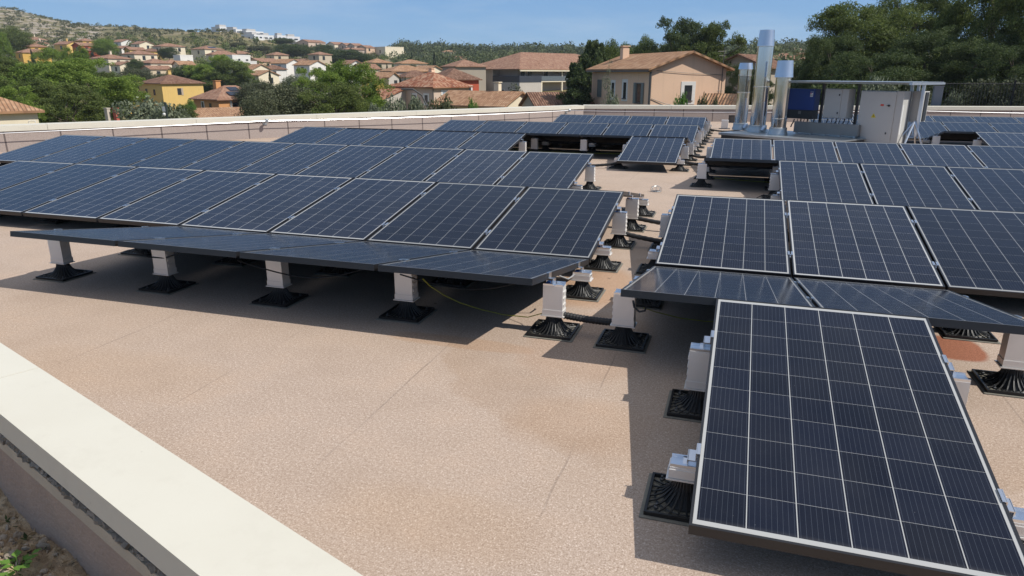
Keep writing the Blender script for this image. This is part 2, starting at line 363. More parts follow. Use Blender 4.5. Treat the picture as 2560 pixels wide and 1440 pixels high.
# ------------------------------------------------------------------ terrain
NP0, NPD = Vector((-3.57, 2.42, 0)), Vector((.9378, -.3470, 0))      # inner line of the near parapet, heading right
NPN = Vector((-.3470, -.9378, 0))                                     # its outward normal (towards the photographer)
LD = Vector((.566, .825, 0)); LA = Vector((-14.85, 11.06, 0)); CORNER = Vector((-5.40, 24.83, 0)); FD = Vector((.9625, .2713, 0))
_PX = [-3000, -700, 0, 300, 560, 800, 1000, 1250, 1440, 1700, 1900, 2300, 2800, 4500]
_PROF = {   # horizontal depth -> ground height, per picture column
 -3000: [(20, -4.5), (120, -4), (400, 25), (700, 60), (3000, 10)],
 -700: [(20, -4.5), (60, -4.5), (130, -2), (240, 8), (400, 26), (600, 62), (900, 40), (3000, 0)],
 0: [(20, -4.5), (60, -5.0), (130, -4.5), (170, -1.), (240, 5), (330, 12), (390, 18), (480, 32), (600, 52), (900, 30), (3000, 0)],
 300: [(20, -4.5), (60, -5.2), (110, -6.4), (155, -6.0), (200, -1.), (240, 3.4), (330, 13), (400, 19.5), (550, 34), (800, 20), (3000, 0)],
 560: [(20, -4.5), (60, -5.3), (110, -6.2), (155, -5.6), (200, -1.), (250, 4), (330, 10), (400, 19), (450, 25.5), (560, 27), (800, 10), (3000, 0)],
 800: [(20, -4.5), (60, -5), (150, -2.5), (200, .2), (260, 2.5), (350, 8), (450, 16.5), (540, 17), (800, 5), (3000, 0)],
 1000: [(20, -4.5), (60, -5), (110, -4.2), (170, -1.6), (220, .4), (300, 4.8), (400, 9.5), (480, 13.5), (620, 20), (900, 12), (3000, 0)],
 1250: [(20, -4.5), (60, -5), (110, -4.5), (200, .5), (400, 9), (650, 19), (900, 12), (3000, 0)],
 1440: [(20, -4.5), (60, -5), (120, -4), (200, .4), (400, 9), (650, 18), (900, 12), (3000, 0)],
 1700: [(20, -4.5), (60, -4.6), (120, -2), (200, 1), (400, 9), (600, 17), (900, 10), (3000, 0)],
 1900: [(20, -4.5), (45, -3.5), (100, -1), (170, 3), (300, 10), (400, 14), (600, 16), (3000, 0)],
 2300: [(20, -3), (35, -1.5), (60, 0), (150, 4), (300, 10), (500, 14), (3000, 0)],
 2800: [(20, -2), (35, -1), (60, 0), (150, 4), (300, 10), (500, 14), (3000, 0)],
 4500: [(20, -1), (60, 0), (300, 10), (3000, 0)]}
def ground_z(x, y):
    D = x*HFX + y*HFY
    if D < 5: prof_x = -3000. if (x*_cy + y*_sy) < 0 else 4500.; D = max(D, math.hypot(x, y)*.5)
    else: prof_x = 1280 + F_PX*(x*_cy + y*_sy)/(D*_cp)
    prof_x = min(max(prof_x, -3000), 4499.9)
    k = max(i for i in range(len(_PX)-1) if _PX[i] <= prof_x)
    t = (prof_x-_PX[k])/(_PX[k+1]-_PX[k]); t = t*t*(3-2*t)
    def z(c):
        P = _PROF[c]
        if D <= P[0][0]: return P[0][1]
        for (a, za), (b, zb) in zip(P, P[1:]):
            if D <= b: u = (D-a)/(b-a); return za+(zb-za)*u
        return P[-1][1]
    zz = z(_PX[k])*(1-t)+z(_PX[k+1])*t
    if prof_x < 1150 and 170 < D < 450: zz -= 1.5*min(1, (D-170)/30)*min(1, (450-D)/60)*min(1, (1150-prof_x)/100)
    s = (Vector((x, y, 0))-NP0).dot(NPN)            # the bank the photographer stands on, level with the roof
    if s > -6: u = min(1, max(0, (s+6)/5.5)); u = u*u*(3-2*u); zz = zz*(1-u) + (-.62)*u
    return zz
def build_terrain():
    rs = [1.5, 4, 7, 10, 13, 16, 20, 24, 28, 33] + list(np.geomspace(38, 860, 80)); na = 260
    rng = np.random.default_rng(4); V = []; rock = []
    # finer steps where the camera looks
    angs = np.concatenate([np.linspace(R(55), R(160), 200, endpoint=False), np.linspace(R(160), R(415), 70, endpoint=False)]); na = len(angs)
    def vn(x, y, s): return math.sin(x*s+1.3*math.sin(y*s*.7))*math.cos(y*s*1.1+math.sin(x*s*.6+2.))
    for r in rs:
        for a in angs:
            x, y = r*math.cos(a), r*math.sin(a); z = ground_z(x, y)
            amp = min(1., max(0, (r-120)/300.)); z += amp*(1.0*vn(x, y, .021)+.55*vn(x, y, .055)+.3*vn(x, y, .13))
            V.append((x, y, z))
            D = x*HFX+y*HFY; px = 1280+F_PX*(x*_cy+y*_sy)/max(D*_cp, 1)
            rk = 1. if (D > 400 and px < 260) else .75 if (D > 300 and px < 160) else .5 if (D > 260 and 950 < px < 1250 and D < 420) else .25 if D > 260 else 0.
            rock.append(rk)
    Fs = []
    for j in range(len(rs)-1):
        for k in range(na): Fs.append((j*na+k, j*na+(k+1) % na, (j+1)*na+(k+1) % na, (j+1)*na+k))
    c = len(V); V.append((0, 0, -.66)); rock.append(0)
    for k in range(na): Fs.append((c, (k+1) % na, k))
    me = bpy.data.meshes.new('terrain'); me.from_pydata(V, [], Fs); at_ = me.attributes.new('rock', 'FLOAT', 'POINT'); at_.data.foreach_set('value', rock)
    for p in me.polygons: p.use_smooth = True
    me.materials.append(M_TERRAIN); o = link('terrain', me); struct(o); return o
build_terrain()

# ------------------------------------------------------------------ the roof and its parapets
NL = NP0 - NPD*14.7                       # near-left corner of the roof
NR = NP0 + NPD*34.; FR = CORNER + FD*46.
m = MB(); E_ = .14
ring = [NL, NR, Vector((FR.x+3, NR.y, 0)), FR, CORNER, NL]
for z in (0., -.35): m.v += [(p.x, p.y, z) for p in ring[:5]]
m.f = [(0, 1, 2, 3, 4), (9, 8, 7, 6, 5)] + [(i, (i+1) % 5, (i+1) % 5+5, i+5) for i in range(5)]
struct(m.build('roof_deck', M_DECK))

def parapet(name, label, a, b, inward, h, depth, fascia, seam0, sections, wall_m=M_UPSTAND):
    """upstand wall from a to b (inner line), coping on top in sheets with butt joints"""
    root = empty(name, a); d = (b-a); Ln = d.length; d.normalize()
    m = MB(); o = -inward
    p = [Vector((0, 0, 0)), d*Ln]
    A = [p[0]+Vector((0, 0, -.02)), p[1]+Vector((0, 0, -.02)), p[1]+Vector((0, 0, h-.03)), p[0]+Vector((0, 0, h-.03))]
    Bk = [q+o*(depth-.10) for q in A]
    m.quad(*A); m.uv = [(seam0, 0), (seam0+Ln, 0), (seam0+Ln, 1), (seam0, 1)]
    m.quad(*[q+Vector((0, 0, -.9 if i < 2 else 0)) for i, q in enumerate(Bk)]); m.uv += [(.2, 0)]*4
    m.quad(A[3], A[2], Bk[2], Bk[3]); m.uv += [(.2, 0)]*4
    m.build('upstand', wall_m, root)
    x = 0.
    for s in sections:
        x1 = min(Ln, x+s); cm = MB(); up = Vector((0, 0, 1)); g = .003
        q = [d*(x+g)+inward*.04, d*(x1-g)+inward*.04, d*(x1-g)+o*(depth-.04), d*(x+g)+o*(depth-.04)]
        tz = [h, h, h+.006, h+.006]
        top = [q[i]+up*tz[i] for i in range(4)]; bot = [q[i]+up*(h-fascia) for i in range(4)]
        inn = [q[i]+(o if i < 2 else inward)*.012+up*(h-fascia) for i in range(4)]
        cm.quad(*top); cm.quad(top[0], top[1], bot[1], bot[0]); cm.quad(top[2], top[3], bot[3], bot[2])
        cm.quad(top[1], top[2], bot[2], bot[1]); cm.quad(top[3], top[0], bot[0], bot[3]); cm.quad(bot[0], bot[1], inn[1], inn[0]); cm.quad(bot[2], bot[3], inn[3], inn[2])
        cm.build('coping_sheet', M_COPING, root)
        x = x1
        if x >= Ln-.01: break
    tag(root, label, 'parapet'); return root
LIN = Vector((.825, -.566, 0)); FIN = Vector((.2713, -.9625, 0)); NIN = -NPN
la = LA + LIN*.36; 
s_corner = CORNER + LIN*.36 + LD*.02
left_end = la - LD*5.2
parapet('parapet_wall', 'long low pink parapet under a white coping, running along the houses on the left', left_end, s_corner-LD*.30, LIN, .53, .40, .115, .28, [3.]*12)
parapet('parapet_wall', 'far grey-pink parapet with cream coping behind the steel flues', CORNER+FIN*.36+FD*.02, CORNER+FIN*.36+FD*45, FIN, .53, .40, .115, .07, [3.]*16)
# near parapet
root = empty('parapet_wall', NL); Ln = 40.
H0, W0 = .25, .285
x = 0.; joint = (on_z(102, 918, H0)-NL).dot(NPD)
secs = []; q = joint
while q > 3: q -= 3.
xs = [0.]+[q+3*i for i in range(14)]
for a_, b_ in zip(xs, xs[1:]):
    cm = MB(); g = .0035
    P = lambda s, e, z: NPD*s + NPN*e + Vector((0, 0, z))
    prof = [(-.015, H0-.09), (0., H0-.09), (0., H0), (W0, H0+.004), (W0, H0-.105), (W0-.018, H0-.105)]
    for (e0, z0), (e1, z1) in zip(prof, prof[1:]): cm.quad(P(a_+g, e0, z0), P(b_-g, e0, z0), P(b_-g, e1, z1), P(a_+g, e1, z1))
    cm.quad(*[P(a_+g, e, z) for e, z in prof[1:5]]); cm.quad(*[P(b_-g, e, z) for e, z in prof[1:5]])
    cm.build('coping_sheet', M_COPING, root)
def strip(nm, e0, e1, z0, z1, mt):
    mm = MB(); c = [(e0, z0), (e1, z0), (e1, z1), (e0, z1)]
    for (ea, za), (eb, zb) in zip(c, c[1:]+c[:1]): mm.quad(P(0, ea, za), P(Ln, ea, za), P(Ln, eb, zb), P(0, eb, zb))
    return mm.build(nm, mt, root)
strip('upstand', .02, W0-.06, -.02, H0-.02, M_UPSTAND)
# crumbly mortar band as lumps
rng = random.Random(3); mm = MB()
for i in range(900):
    s = 8 + i*.0165 + rng.uniform(-.008, .008); r = rng.uniform(.008, .017); z = H0-.125+rng.uniform(-.013, .009)
    Mx = Matrix.Translation(P(s, W0-.014+rng.uniform(-.004, .008), z)) @ Matrix.Rotation(rng.uniform(0, 6), 4, Vector((rng.random(), rng.random(), rng.random()+.1)))
    mm.box(-r, r, -r*.7, r*.7, -r*.6, r*.6, Mx)
mm.build('mortar_band', M_ROUGH, root)
strip('wall_backing', .03, W0-.022, H0-.150, H0-.095, M_ROUGH)
strip('wall_ledge', .03, W0-.004, H0-.205, H0-.150, M_LEDGE)
strip('wall_face', .03, W0-.012, -.75, H0-.2055, M_RENDER_DK)
tag(root, 'near low parapet with broad cream coping crossing the lower left corner', 'parapet')

# the bank of stony soil outside the near parapet
def build_soil():
    rng = np.random.default_rng(2); nx, ny = 460, 120; V = []; Fs = []
    def hs(s, e): return -.215 - .10*min(1, e/1.5) + .035*math.sin(s*3.1+e*2)+.020*math.sin(s*9+e*7)+.016*math.sin(e*17-s*11)*math.cos(s*13)
    for j in range(ny):
        for i in range(nx):
            s = 12.5 + i*(8./nx); e = W0-.03 + (j/ny)**1.6*5.
            p = NL + NPD*s + NPN*e; k = 1 if j < 60 else 2
            z = hs(s, e) + rng.uniform(-.011, .011)*k + (rng.random() > .97)*rng.uniform(0, .03)
            V.append((p.x+rng.uniform(-.004, .004), p.y+rng.uniform(-.004, .004), z))
    for j in range(ny-1):
        for i in range(nx-1): a = j*nx+i; Fs.append((a, a+1, a+nx+1, a+nx))
    me = bpy.data.meshes.new('soil'); me.from_pydata(V, [], Fs); me.materials.append(M_SOIL)
    for p in me.polygons: p.use_smooth = True
    struct(link('soil', me))
    # loose stones: too many to count
    r = random.Random(8); mm = MB()
    for i in range(620):
        s = r.uniform(14.6, 17.6); e = W0 + abs(r.gauss(.12, .32)); q = NL+NPD*s+NPN*e; a = r.choice((.006, .009, .012, .016, .022, .030))*r.uniform(.7, 1.2)
        Mx = Matrix.Translation((q.x, q.y, hs(s, e)+a*.25)) @ Matrix.Rotation(r.uniform(0, 6), 4, Vector((r.random(), r.random(), r.random()+.1))) @ Matrix.Diagonal((1, r.uniform(.5, 1), r.uniform(.4, .9), 1))
        mm.lathe([(a*.5, -a*.5), (a, -a*.1), (a*.8, a*.35), (a*.3, a*.55)], 6, M=Mx)
    o = mm.build('loose_stones', M_STONE); o['kind'] = 'stuff'
    mm = MB()
    for i in range(500):
        s = r.uniform(14.6, 17.6); e = W0 + abs(r.gauss(.15, .3)); q = NL+NPD*s+NPN*e; a = r.uniform(.008, .022); an = r.uniform(0, 6.28); d = Vector((math.cos(an), math.sin(an), r.uniform(-.3, .6)))*a; sd = Vector((-math.sin(an), math.cos(an), r.uniform(-.4, .4)))*a*.4; c = Vector((q.x, q.y, hs(s, e)+.012))
        mm.quad(c-d, c-sd, c+d, c+sd)
    o = mm.build('dry_leaf_litter', simple('dry_leaf', (.20, .14, .07), .9, 0, .5, 40)); o['kind'] = 'stuff'
    mm = MB()
    for i in range(700):
        s = r.uniform(14.6, 17.6); e = W0 + .03 + abs(r.gauss(.10, .16)); q = NL+NPD*s+NPN*e; a = r.uniform(.008, .018); an = r.uniform(0, 6.28); d = Vector((math.cos(an), math.sin(an), r.uniform(.2, 1.)))*a; sd = Vector((-math.sin(an), math.cos(an), 0))*a*.45; c = Vector((q.x, q.y, hs(s, e)+.008+a*.6))
        if math.sin(s*4.+1)+math.sin(e*20+s) > .2: mm.quad(c-d, c-sd, c+d, c+sd)
    o = mm.build('low_weeds', LEAF['dark']); o['kind'] = 'stuff'
build_soil()
# ------------------------------------------------------------------ solar panels
PW, PL_, TH, ZL = .992, 1.65, .1755, .172
LB = .010; FH = .040
CT, ST = math.cos(TH), math.sin(TH)
def panel_meshes():
    m = MB()
    for x0, x1, y0, y1 in ((0, PW, 0, LB), (0, PW, PL_-LB, PL_), (0, LB, LB, PL_-LB), (PW-LB, PW, LB, PL_-LB)): m.box(x0, x1, y0, y1, -FH, 0)
    m.box(LB, PW-LB, LB, LB+.02, -FH, -FH+.002); m.box(LB, PW-LB, PL_-LB-.02, PL_-LB, -FH, -FH+.002)
    fr = m.mesh('panel_frame', M_BLACKFRAME)
    g = MB(); z = -.0022
    P = [(LB, LB, z), (PW-LB, LB, z), (PW-LB, PL_-LB, z), (LB, PL_-LB, z)]
    g.quad(*P); g.quad(*[(x, y, z-.005) for x, y, _ in P][::-1]); g.uv = [(p[0], p[1]) for p in P] + [(-1, -1)]*4
    gl = bpy.data.meshes.new('panel_glass'); gl.from_pydata(g.v, [], g.f); ul = gl.uv_layers.new(name='UVMap')
    for lp in gl.loops: ul.data[lp.index].uv = g.uv[lp.vertex_index]
    gl.materials.append(M_CELL); gl.materials.append(M_BLACKPL); gl.polygons[1].material_index = 1; gl.update()
    j = MB(); j.box(PW/2-.06, PW/2+.06, PL_-.20, PL_-.10, -.03, -.009); jb = j.mesh('junction_box', M_BLACKPL)
    c = MB()
    for y in (.39, PL_-.39):
        c.box(-.013, -.0015, y-.032, y+.032, .0006, .005); c.box(PW+.0015-PW, .013, y-.032, y+.032, .0006, .005)
        c.box(-.0085, .0085, y-.032, y+.032, -.022, -.017)
    return fr, gl, jb
FR_ME, GL_ME, JB_ME = panel_meshes()
def clamp_mesh(gap):
    c = MB(); h = gap/2
    c.box(-h-.0095, -h+.003, -.032, .032, .0008, .0048); c.box(h-.003, h+.0095, -.032, .032, .0008, .0048)
    c.box(-h+.003, -h+.0055, -.032, .032, -.022, .0048); c.box(h-.0055, h-.003, -.032, .032, -.022, .0048); c.box(-h+.0055, h-.0055, -.032, .032, -.022, -.018)
    c.lathe([(.006, -.018), (.006, -.011)], 6)
    return c.mesh('mid_clamp', M_ALU_BRIGHT)
def endclamp_mesh():
    c = MB(); c.box(-.0095, .003, -.032, .032, .0008, .0048); c.box(.002, .006, -.032, .032, -.030, .0048); c.box(.006, .034, -.032, .032, -.034, -.030)
    c.box(.032, .036, -.032, .032, -.070, -.030); c.box(.036, .052, -.026, .026, -.073, -.069)
    return c.mesh('end_clamp', M_ALU_BRIGHT)
EC_ME = endclamp_mesh()
MC_ME = {'left': clamp_mesh(.028), 'right': clamp_mesh(.020)}
GROUP_P = 'photovoltaic panels mounted on the flat roof'
_proto = {}
def panel(x0, ylow, zlow, away, lab, blk, first, last):
    """x0: left edge in plan. away: slopes up towards the photographer"""
    key = (away, blk, first, last)
    if key not in _proto:
        root = empty('solar_panel')
        link('panel_frame', FR_ME, root); link('glass', GL_ME, root)
        if away: link('junction_box', JB_ME, root)
        gap = .028 if blk == 'left' else .020
        for y in (.39, PL_-.39):
            # local +x is left in the picture for panels turned round
            r_last = first if away else last; l_first = last if away else first
            if r_last: o = link('end_clamp', EC_ME, root); o.location = (PW, y, 0)
            else:
                if True: o = link('mid_clamp', MC_ME[blk], root); o.location = (PW+gap/2, y, 0)
            if l_first: o = link('end_clamp', EC_ME, root); o.location = (0, y, 0); o.rotation_euler = (0, 0, math.pi)
        _proto[key] = root
    else: root = copy_tree(_proto[key])
    root.location = (x0+(PW if away else 0), ylow, zlow); root.rotation_euler = (TH, 0, math.pi if away else 0)
    tag(root, lab, 'solar panel', GROUP_P); return root
Y = {1: 5.378, 2: 8.6625, 3: 11.9566, 4: 15.1889, 5: 18.4875, 6: 21.76}
XL = {1: -1.0712, 2: -2.0408, 3: -4.0545, 4: -.947, 5: -.948}; XR = {1: -.553, 2: .5077, 3: -.4742}
PPL, PPR = 1.0198, 1.0105
ENDS_L, ENDS_R = [], []          # (x, y centre, top height) of the end pedestals
PED = []
def zt(s): return ZL + s*ST      # top surface height at slope distance s
def row(blk, rowname, y, away, x_first, count, frm):
    """panels left to right from x_first; frm: which end the ordinal counts from"""
    pp = PPL if blk == 'left' else PPR
    for i in range(count):
        k = i if frm == 'left' else count-1-i
        end = {'left': 'left end', 'right': 'right end'}[frm]
        lab = ('only' if count == 1 else ordinal(k)) + f' solar panel from {end} of ' + rowname
        if count == 1: lab = 'single panel of ' + rowname
        panel(x_first+i*pp, y, ZL, away, lab, blk, i == 0, i == count-1)
    xa, xb = x_first, x_first+(count-1)*pp+PW
    return xa, xb
GAP = .03
def ylow_away(k): return Y[k]-GAP
# left block, towards the camera
TW = ' facing us'
rows_left = [
 ('left', 'nearest left row', Y[1], False, XL[1]-PW-7*PPL, 8, 'right'),
 ('left', 'second left row', Y[2], False, XL[2]-PW-9*PPL, 10, 'left'),
 ('left', 'third left row', Y[3], False, XL[3]-PW-4*PPL, 5, 'left'),
 ('left', 'fourth left row', Y[4], False, XL[4]-PW-5*PPL, 6, 'left'),
 ('left', 'farthest left row', Y[5], False, XL[5]-PW-3*PPL, 4, 'left'),
 ('left', 'front left row tilted away', ylow_away(1), True, XL[1]-PW-3*PPL, 4, 'left'),
 ('left', 'row tilted away behind nearest left row', ylow_away(2), True, XL[1]-PW-6*PPL, 7, 'right'),
 ('left', 'row tilted away behind second left row', ylow_away(3), True, XL[3]-PW-5*PPL, 6, 'left'),
 ('left', 'row tilted away before fourth left row', ylow_away(4), True, XL[4]-PW-6*PPL, 7, 'right'),
 ('left', 'row tilted away before farthest left row', ylow_away(5), True, XL[4]-PW-4*PPL, 5, 'right'),
 ('left', 'row tilted away behind farthest left row', ylow_away(6), True, XL[4]-PW-1*PPL, 2, 'right'),
 ('right', 'nearest right row', Y[1], False, XR[1], 5, 'left'),
 ('right', 'second right row', Y[2], False, XR[2], 5, 'left'),
 ('right', 'right row before the cabinets', Y[3], False, XR[3], 7, 'left'),
 ('right', 'short right row beside canopy legs', Y[4], False, 4.53, 4, 'left'),
 ('right', 'right row just behind cabinets', Y[5], False, 1.62, 9, 'left'),
 ('right', 'farthest right row', Y[6]-.35, False, 2.0, 10, 'left'),
 ('right', 'right row tilted away behind foreground panel', ylow_away(1)-.045, True, XR[1], 2, 'left'),
 ('right', 'row tilted away behind nearest right row', ylow_away(2), True, XR[2], 4, 'left'),
 ('right', 'row tilted away before cabinet row', ylow_away(3), True, XR[3], 6, 'left'),
 ('right', 'row tilted away right of canopy legs', ylow_away(5), True, 3.98, 5, 'left'),
]
EXT = []
for a in rows_left: xa, xb = row(*a); EXT.append((a, xa, xb))
panel(-1.98, Y[3], ZL, False, 'lone solar panel in the middle of the roof beside the drain guard', 'left', True, True)
EXT.append((('left', 'lone', Y[3], False), -1.98, -1.98+PW))
panel(-.048, 2.0608, ZL, False, 'big foreground solar panel at the lower right with crisp white grid', 'right', True, True)
EXT.append((('right', 'near', 2.0608, False), -.048, -.048+PW))

# ------------------------------------------------------------------ pedestals
M_ZINC0 = simple('dull_bolt_steel', (.12, .12, .12), .5, .6)
def ped_meshes():
    m = MB(); a = .142; t = .010
    for x0, x1, y0, y1 in ((-a, a, -a, -a+t), (-a, a, a-t, a), (-a, -a+t, -a+t, a-t), (a-t, a, -a+t, a-t)): m.box(x0, x1, y0, y1, .006, .022)
    N = 24
    for k in range(N):          # radial ribs running out to the rim
        an = 2*math.pi*(k+.5)/N; c, s = math.cos(an), math.sin(an); rim = (a-.008)/max(abs(c), abs(s))
        pts = []
        for u, r in ((.115, .040), (.085, .047), (.055, .064), (.030, .088), (.018, .112)):
            pts.append((c*r, s*r, u))
        pts.append((c*rim, s*rim, .012)); m.tube(pts, [.005, .005, .0052, .005, .0042, .0038], 5)
    for rr in (.115,):
        pts = [(rr*math.cos(2*math.pi*k/28), rr*math.sin(2*math.pi*k/28), .015) for k in range(29)]; m.tube(pts, .004, 4)
    base = m.mesh('foot_lattice', M_BLACKPL)
    c = MB(); c.lathe([(.083, .010), (.060, .040), (.046, .070), (.041, .115)], 20); core = c.mesh('foot_cone', M_BLACKPL, True)
    p = MB(); p.box(-.157, .157, -.157, .157, .0, .005); pad = p.mesh('pad', M_PAD)
    b = MB()
    b.lathe([(.009, .014), (.009, .024), (.005, .026), (.005, .036)], 6)
    bolt = b.mesh('fixing_bolt', M_ZINC0)
    def spacer(z1):
        s = MB(); s.box(-.064, .064, -.042, .042, .121, z1); s.box(-.067, .067, -.0455, .0455, .123, .158); s.box(-.076, .076, -.052, .052, .115, .121)
        n_ = max(2, int((z1-.13)/.045))
        for i in range(n_): 
            z = .14+i*(z1-.15)/n_; s.box(.0642, .0695, -.030, .030, z, z+.016)
        return s.mesh('spacer_box', M_ALU)
    def rail(z1):
        s = MB(); s.box(-.064, .064, -.040, -.034, z1, z1+.013); s.box(-.064, .064, .034, .040, z1, z1+.013); s.box(-.064, .064, -.034, .034, z1, z1+.003); return s.mesh('top_channel', M_ALU_BRIGHT)
    def blue(z1):
        s = MB(); s.box(-.052, -.030, -.022, .022, z1+.004, z1+.014); return s.mesh('clamp_nut', M_BLUE)
    lo, hi = zt(.40)-.075, zt(PL_-.40)-.075
    return base, core, pad, bolt, {'low': (spacer(lo), rail(lo), blue(lo)), 'tall': (spacer(hi), rail(hi), blue(hi))}
PB, PC, PP_, PBOLT, PS = ped_meshes(); _pp = {}
def pedestal(x, y, kind, flip, lab):
    if (kind, flip) not in _pp:
        r = empty('support_pedestal')
        link('pad', PP_, r); f = link('foot_cone', PC, r); link('foot_lattice', PB, f); 
        for bx, by in ((.1, .1), (-.1, .1), (.1, -.1), (-.1, -.1)): bo = link('fixing_bolt', PBOLT, r); bo.location = (bx, by, 0)
        sp = link('spacer_box', PS[kind][0], r); link('top_channel', PS[kind][1], sp); nb = link('clamp_nut', PS[kind][2], sp)
        if flip: sp.rotation_euler = (0, 0, math.pi)
        _pp[(kind, flip)] = r
    else: r = copy_tree(_pp[(kind, flip)])
    r.location = (x, y, .0004); tag(r, lab, 'pedestal', 'black plastic pedestals with aluminium spacers under the panels'); return r
YS = {'low': .40*CT, 'tall': (PL_-.40)*CT}
def ends(a, xa, xb, left=False, right=False):
    blk, nm, y, away = a[:4]; nm = nm.replace('the ', '', 1)
    for kind in ('low', 'tall'):
        yy = y - YS[kind] if away else y + YS[kind]
        word = 'short' if kind == 'low' else 'tall'
        if right: pedestal(xb+.032, yy, kind, False, f'{word} pedestal at right end of {nm}')
        if left: pedestal(xa-.032, yy, kind, True, f'{word} pedestal at left end of {nm}')
def between(a, xa, count, kinds, idx=None, pp=PPL):
    blk, nm, y, away = a[:4]; nm = nm.replace('the ', '', 1)
    for kind in kinds:
        yy = y - YS[kind] if away else y + YS[kind]; word = 'short' if kind == 'low' else 'tall'
        for i in (idx if idx else range(1, count)):
            pedestal(xa+i*pp-(pp-PW)/2, yy, kind, i % 2 == 0, f'{word} pedestal under {ordinal(i-1)} joint from left in {nm}')
E0 = {e[0][1]: e for e in EXT}
for s, lft, rgt in (('nearest left row', True, True), ('second left row', True, True), ('third left row', True, True), ('fourth left row', False, True), ('farthest left row', False, True),
                    ('front left row tilted away', True, True), ('row tilted away behind nearest left row', False, True), ('row tilted away behind second left row', False, True), ('row tilted away before fourth left row', False, True),
                    ('row tilted away before farthest left row', False, True), ('row tilted away behind farthest left row', False, True), ('lone', True, True), ('near', True, True),
                    ('nearest right row', True, False), ('second right row', True, False), ('right row before the cabinets', True, False), ('right row tilted away behind foreground panel', True, True),
                    ('row tilted away before cabinet row', True, False), ('row tilted away behind nearest right row', True, False), ('short right row beside canopy legs', True, False), ('row tilted away right of canopy legs', True, False)):
    e = E0[s]; a = e[0]
    if a[1] == 'lone': a = ('left', 'lone panel by the drain guard', a[2], a[3])
    if a[1] == 'near': a = ('right', 'big foreground panel', a[2], a[3])
    ends(a, e[1], e[2], lft, rgt)
e = E0['front left row tilted away']; between(e[0], e[1], 4, ('tall', 'low'))
e = E0['row tilted away before fourth left row']; between(e[0], e[1], 7, ('tall', 'low'), [4, 5, 6])
e = E0['fourth left row']; between(e[0], e[1], 6, ('tall', 'low'), [3, 4, 5])
e = E0['row tilted away before cabinet row']; between(e[0], e[1], 6, ('tall', 'low'), [1, 2], PPR)
e = E0['right row tilted away behind foreground panel']; between(e[0], e[1], 2, ('tall', 'low'), [1], PPR)
e = E0['nearest left row']; between(e[0], e[1], 8, ('low',), [1, 2, 3, 4, 5])
e = E0['row tilted away right of canopy legs']; between(e[0], e[1], 5, ('tall',), [1, 2], PPR)

# ------------------------------------------------------------------ cables, conduits, drain guard, lifeline
def sag(a, b, dz, n=9, wob=0.):
    a, b = Vector(a), Vector(b); out = []
    for i in range(n+1):
        t = i/n; p = a.lerp(b, t); p.z -= dz*4*t*(1-t); p.y += wob*math.sin(t*7); out.append(p)
    return out
def conduit(a, b, lab, r=.021, dz=.012, seg=26):
    pts = []; rs = []
    base = sag(a, b, dz, seg)
    m = MB()
    for i, p in enumerate(base):
        for s in (0,): pts.append(p); rs.append(r if i % 2 else r*.86)
    m.tube(pts, rs, 10); o = m.build('cable_conduit', M_RUBBER, None, True)
    tag(o, lab, 'conduit', 'black corrugated conduits crossing the aisle'); return o
yA = ylow_away(1)-YS['tall']
conduit((-1.02, yA, .125), (-.60, yA-.03, .118), 'thick corrugated conduit between the two nearest tall pedestals', .024, .010, 40)
yc = Y[1]+YS['tall']; conduit((-1.04, yc, .13), (-.30, yc-.10, .075), 'black conduit leaving the tall end pedestal of the nearest left row', .024, .02)
yc = ylow_away(2)-YS['tall']; conduit((-1.05, yc, .13), (-.20, yc-.12, .08), 'black conduit from the tall pedestal just behind the nearest left row', .024, .02)
yc = Y[3]+YS['low']+.5; conduit((-.95, yc, .10), (-.45, yc-.05, .09), 'black conduit right of the lone panel', .028, .03)
yc = ylow_away(4)-YS['tall']; conduit((-.93, yc, .12), (-.40, yc, .14), 'black conduit beyond the lone panel by the cabinet row', .028, .06)
conduit((-2.9, Y[3]+.15, .05), (-1.95, Y[3]+.35, .10), 'black conduit lying on the roof left of the lone panel', .025, .03)
yc = Y[6]-1.3; conduit((-.85, yc, .12), (.02, yc+.1, .14), 'black conduit from the fifth left row to the white post', .025, .06)
def wire(pts, mt, lab, r=.0035, name='earth_wire'):
    m = MB(); m.tube(pts, r, 6); o = m.build(name, mt, None, True); tag(o, lab, 'wire'); return o
wire([on_z(1057, 697, .34), on_z(1075, 715, .27), on_z(1110, 738, .17), on_z(1150, 757, .09), on_z(1200, 773, .03), on_z(1260, 787, .012), on_z(1320, 793, .05), Vector((-1.11, yA, .118))], M_YELGRN, 'yellow green earth wire drooping below the front left row')
wire([on_z(1610, 770, .22), on_z(1640, 780, .12), on_z(1700, 795, .05), on_z(1760, 803, .03), on_z(1830, 806, .03), on_z(1930, 800, .05)], M_YELGRN, 'yellow green earth wire in the shade behind the big foreground panel')
wire(sag((-.35, Y[3]-.55, .03), (.72, Y[3]-.75, .035), .01, 8, .015), M_YELGRN, 'thin pale wire on the shaded roof in front of the cabinet row', .006)
wire(sag((-6.1, Y[4]-1.05, .10), (-1.9, Y[4]-1.25, .08), .03, 12, .03), M_YELGRN, 'long pale wire under the fourth left row', .006)
c0 = on_z(1395, 688, .30); wire([c0, on_z(1420, 698, .27), on_z(1432, 690, .27), on_z(1435, 685, .28)], simple('grey_cable', (.30, .29, .28), .6), 'grey cable end hanging by the nearest short pedestal', .0055, 'cable_end')
lp = Vector((-.47, 3.72, .36)); wire([lp+Vector(v) for v in ((-.02, 0, .03), (-.01, -.01, -.005), (.02, -.015, -.028), (.05, -.01, -.02), (.06, 0, .02))], M_BLACKPL, 'black cable loop under the left corner of the front right row', .006, 'cable_loop')
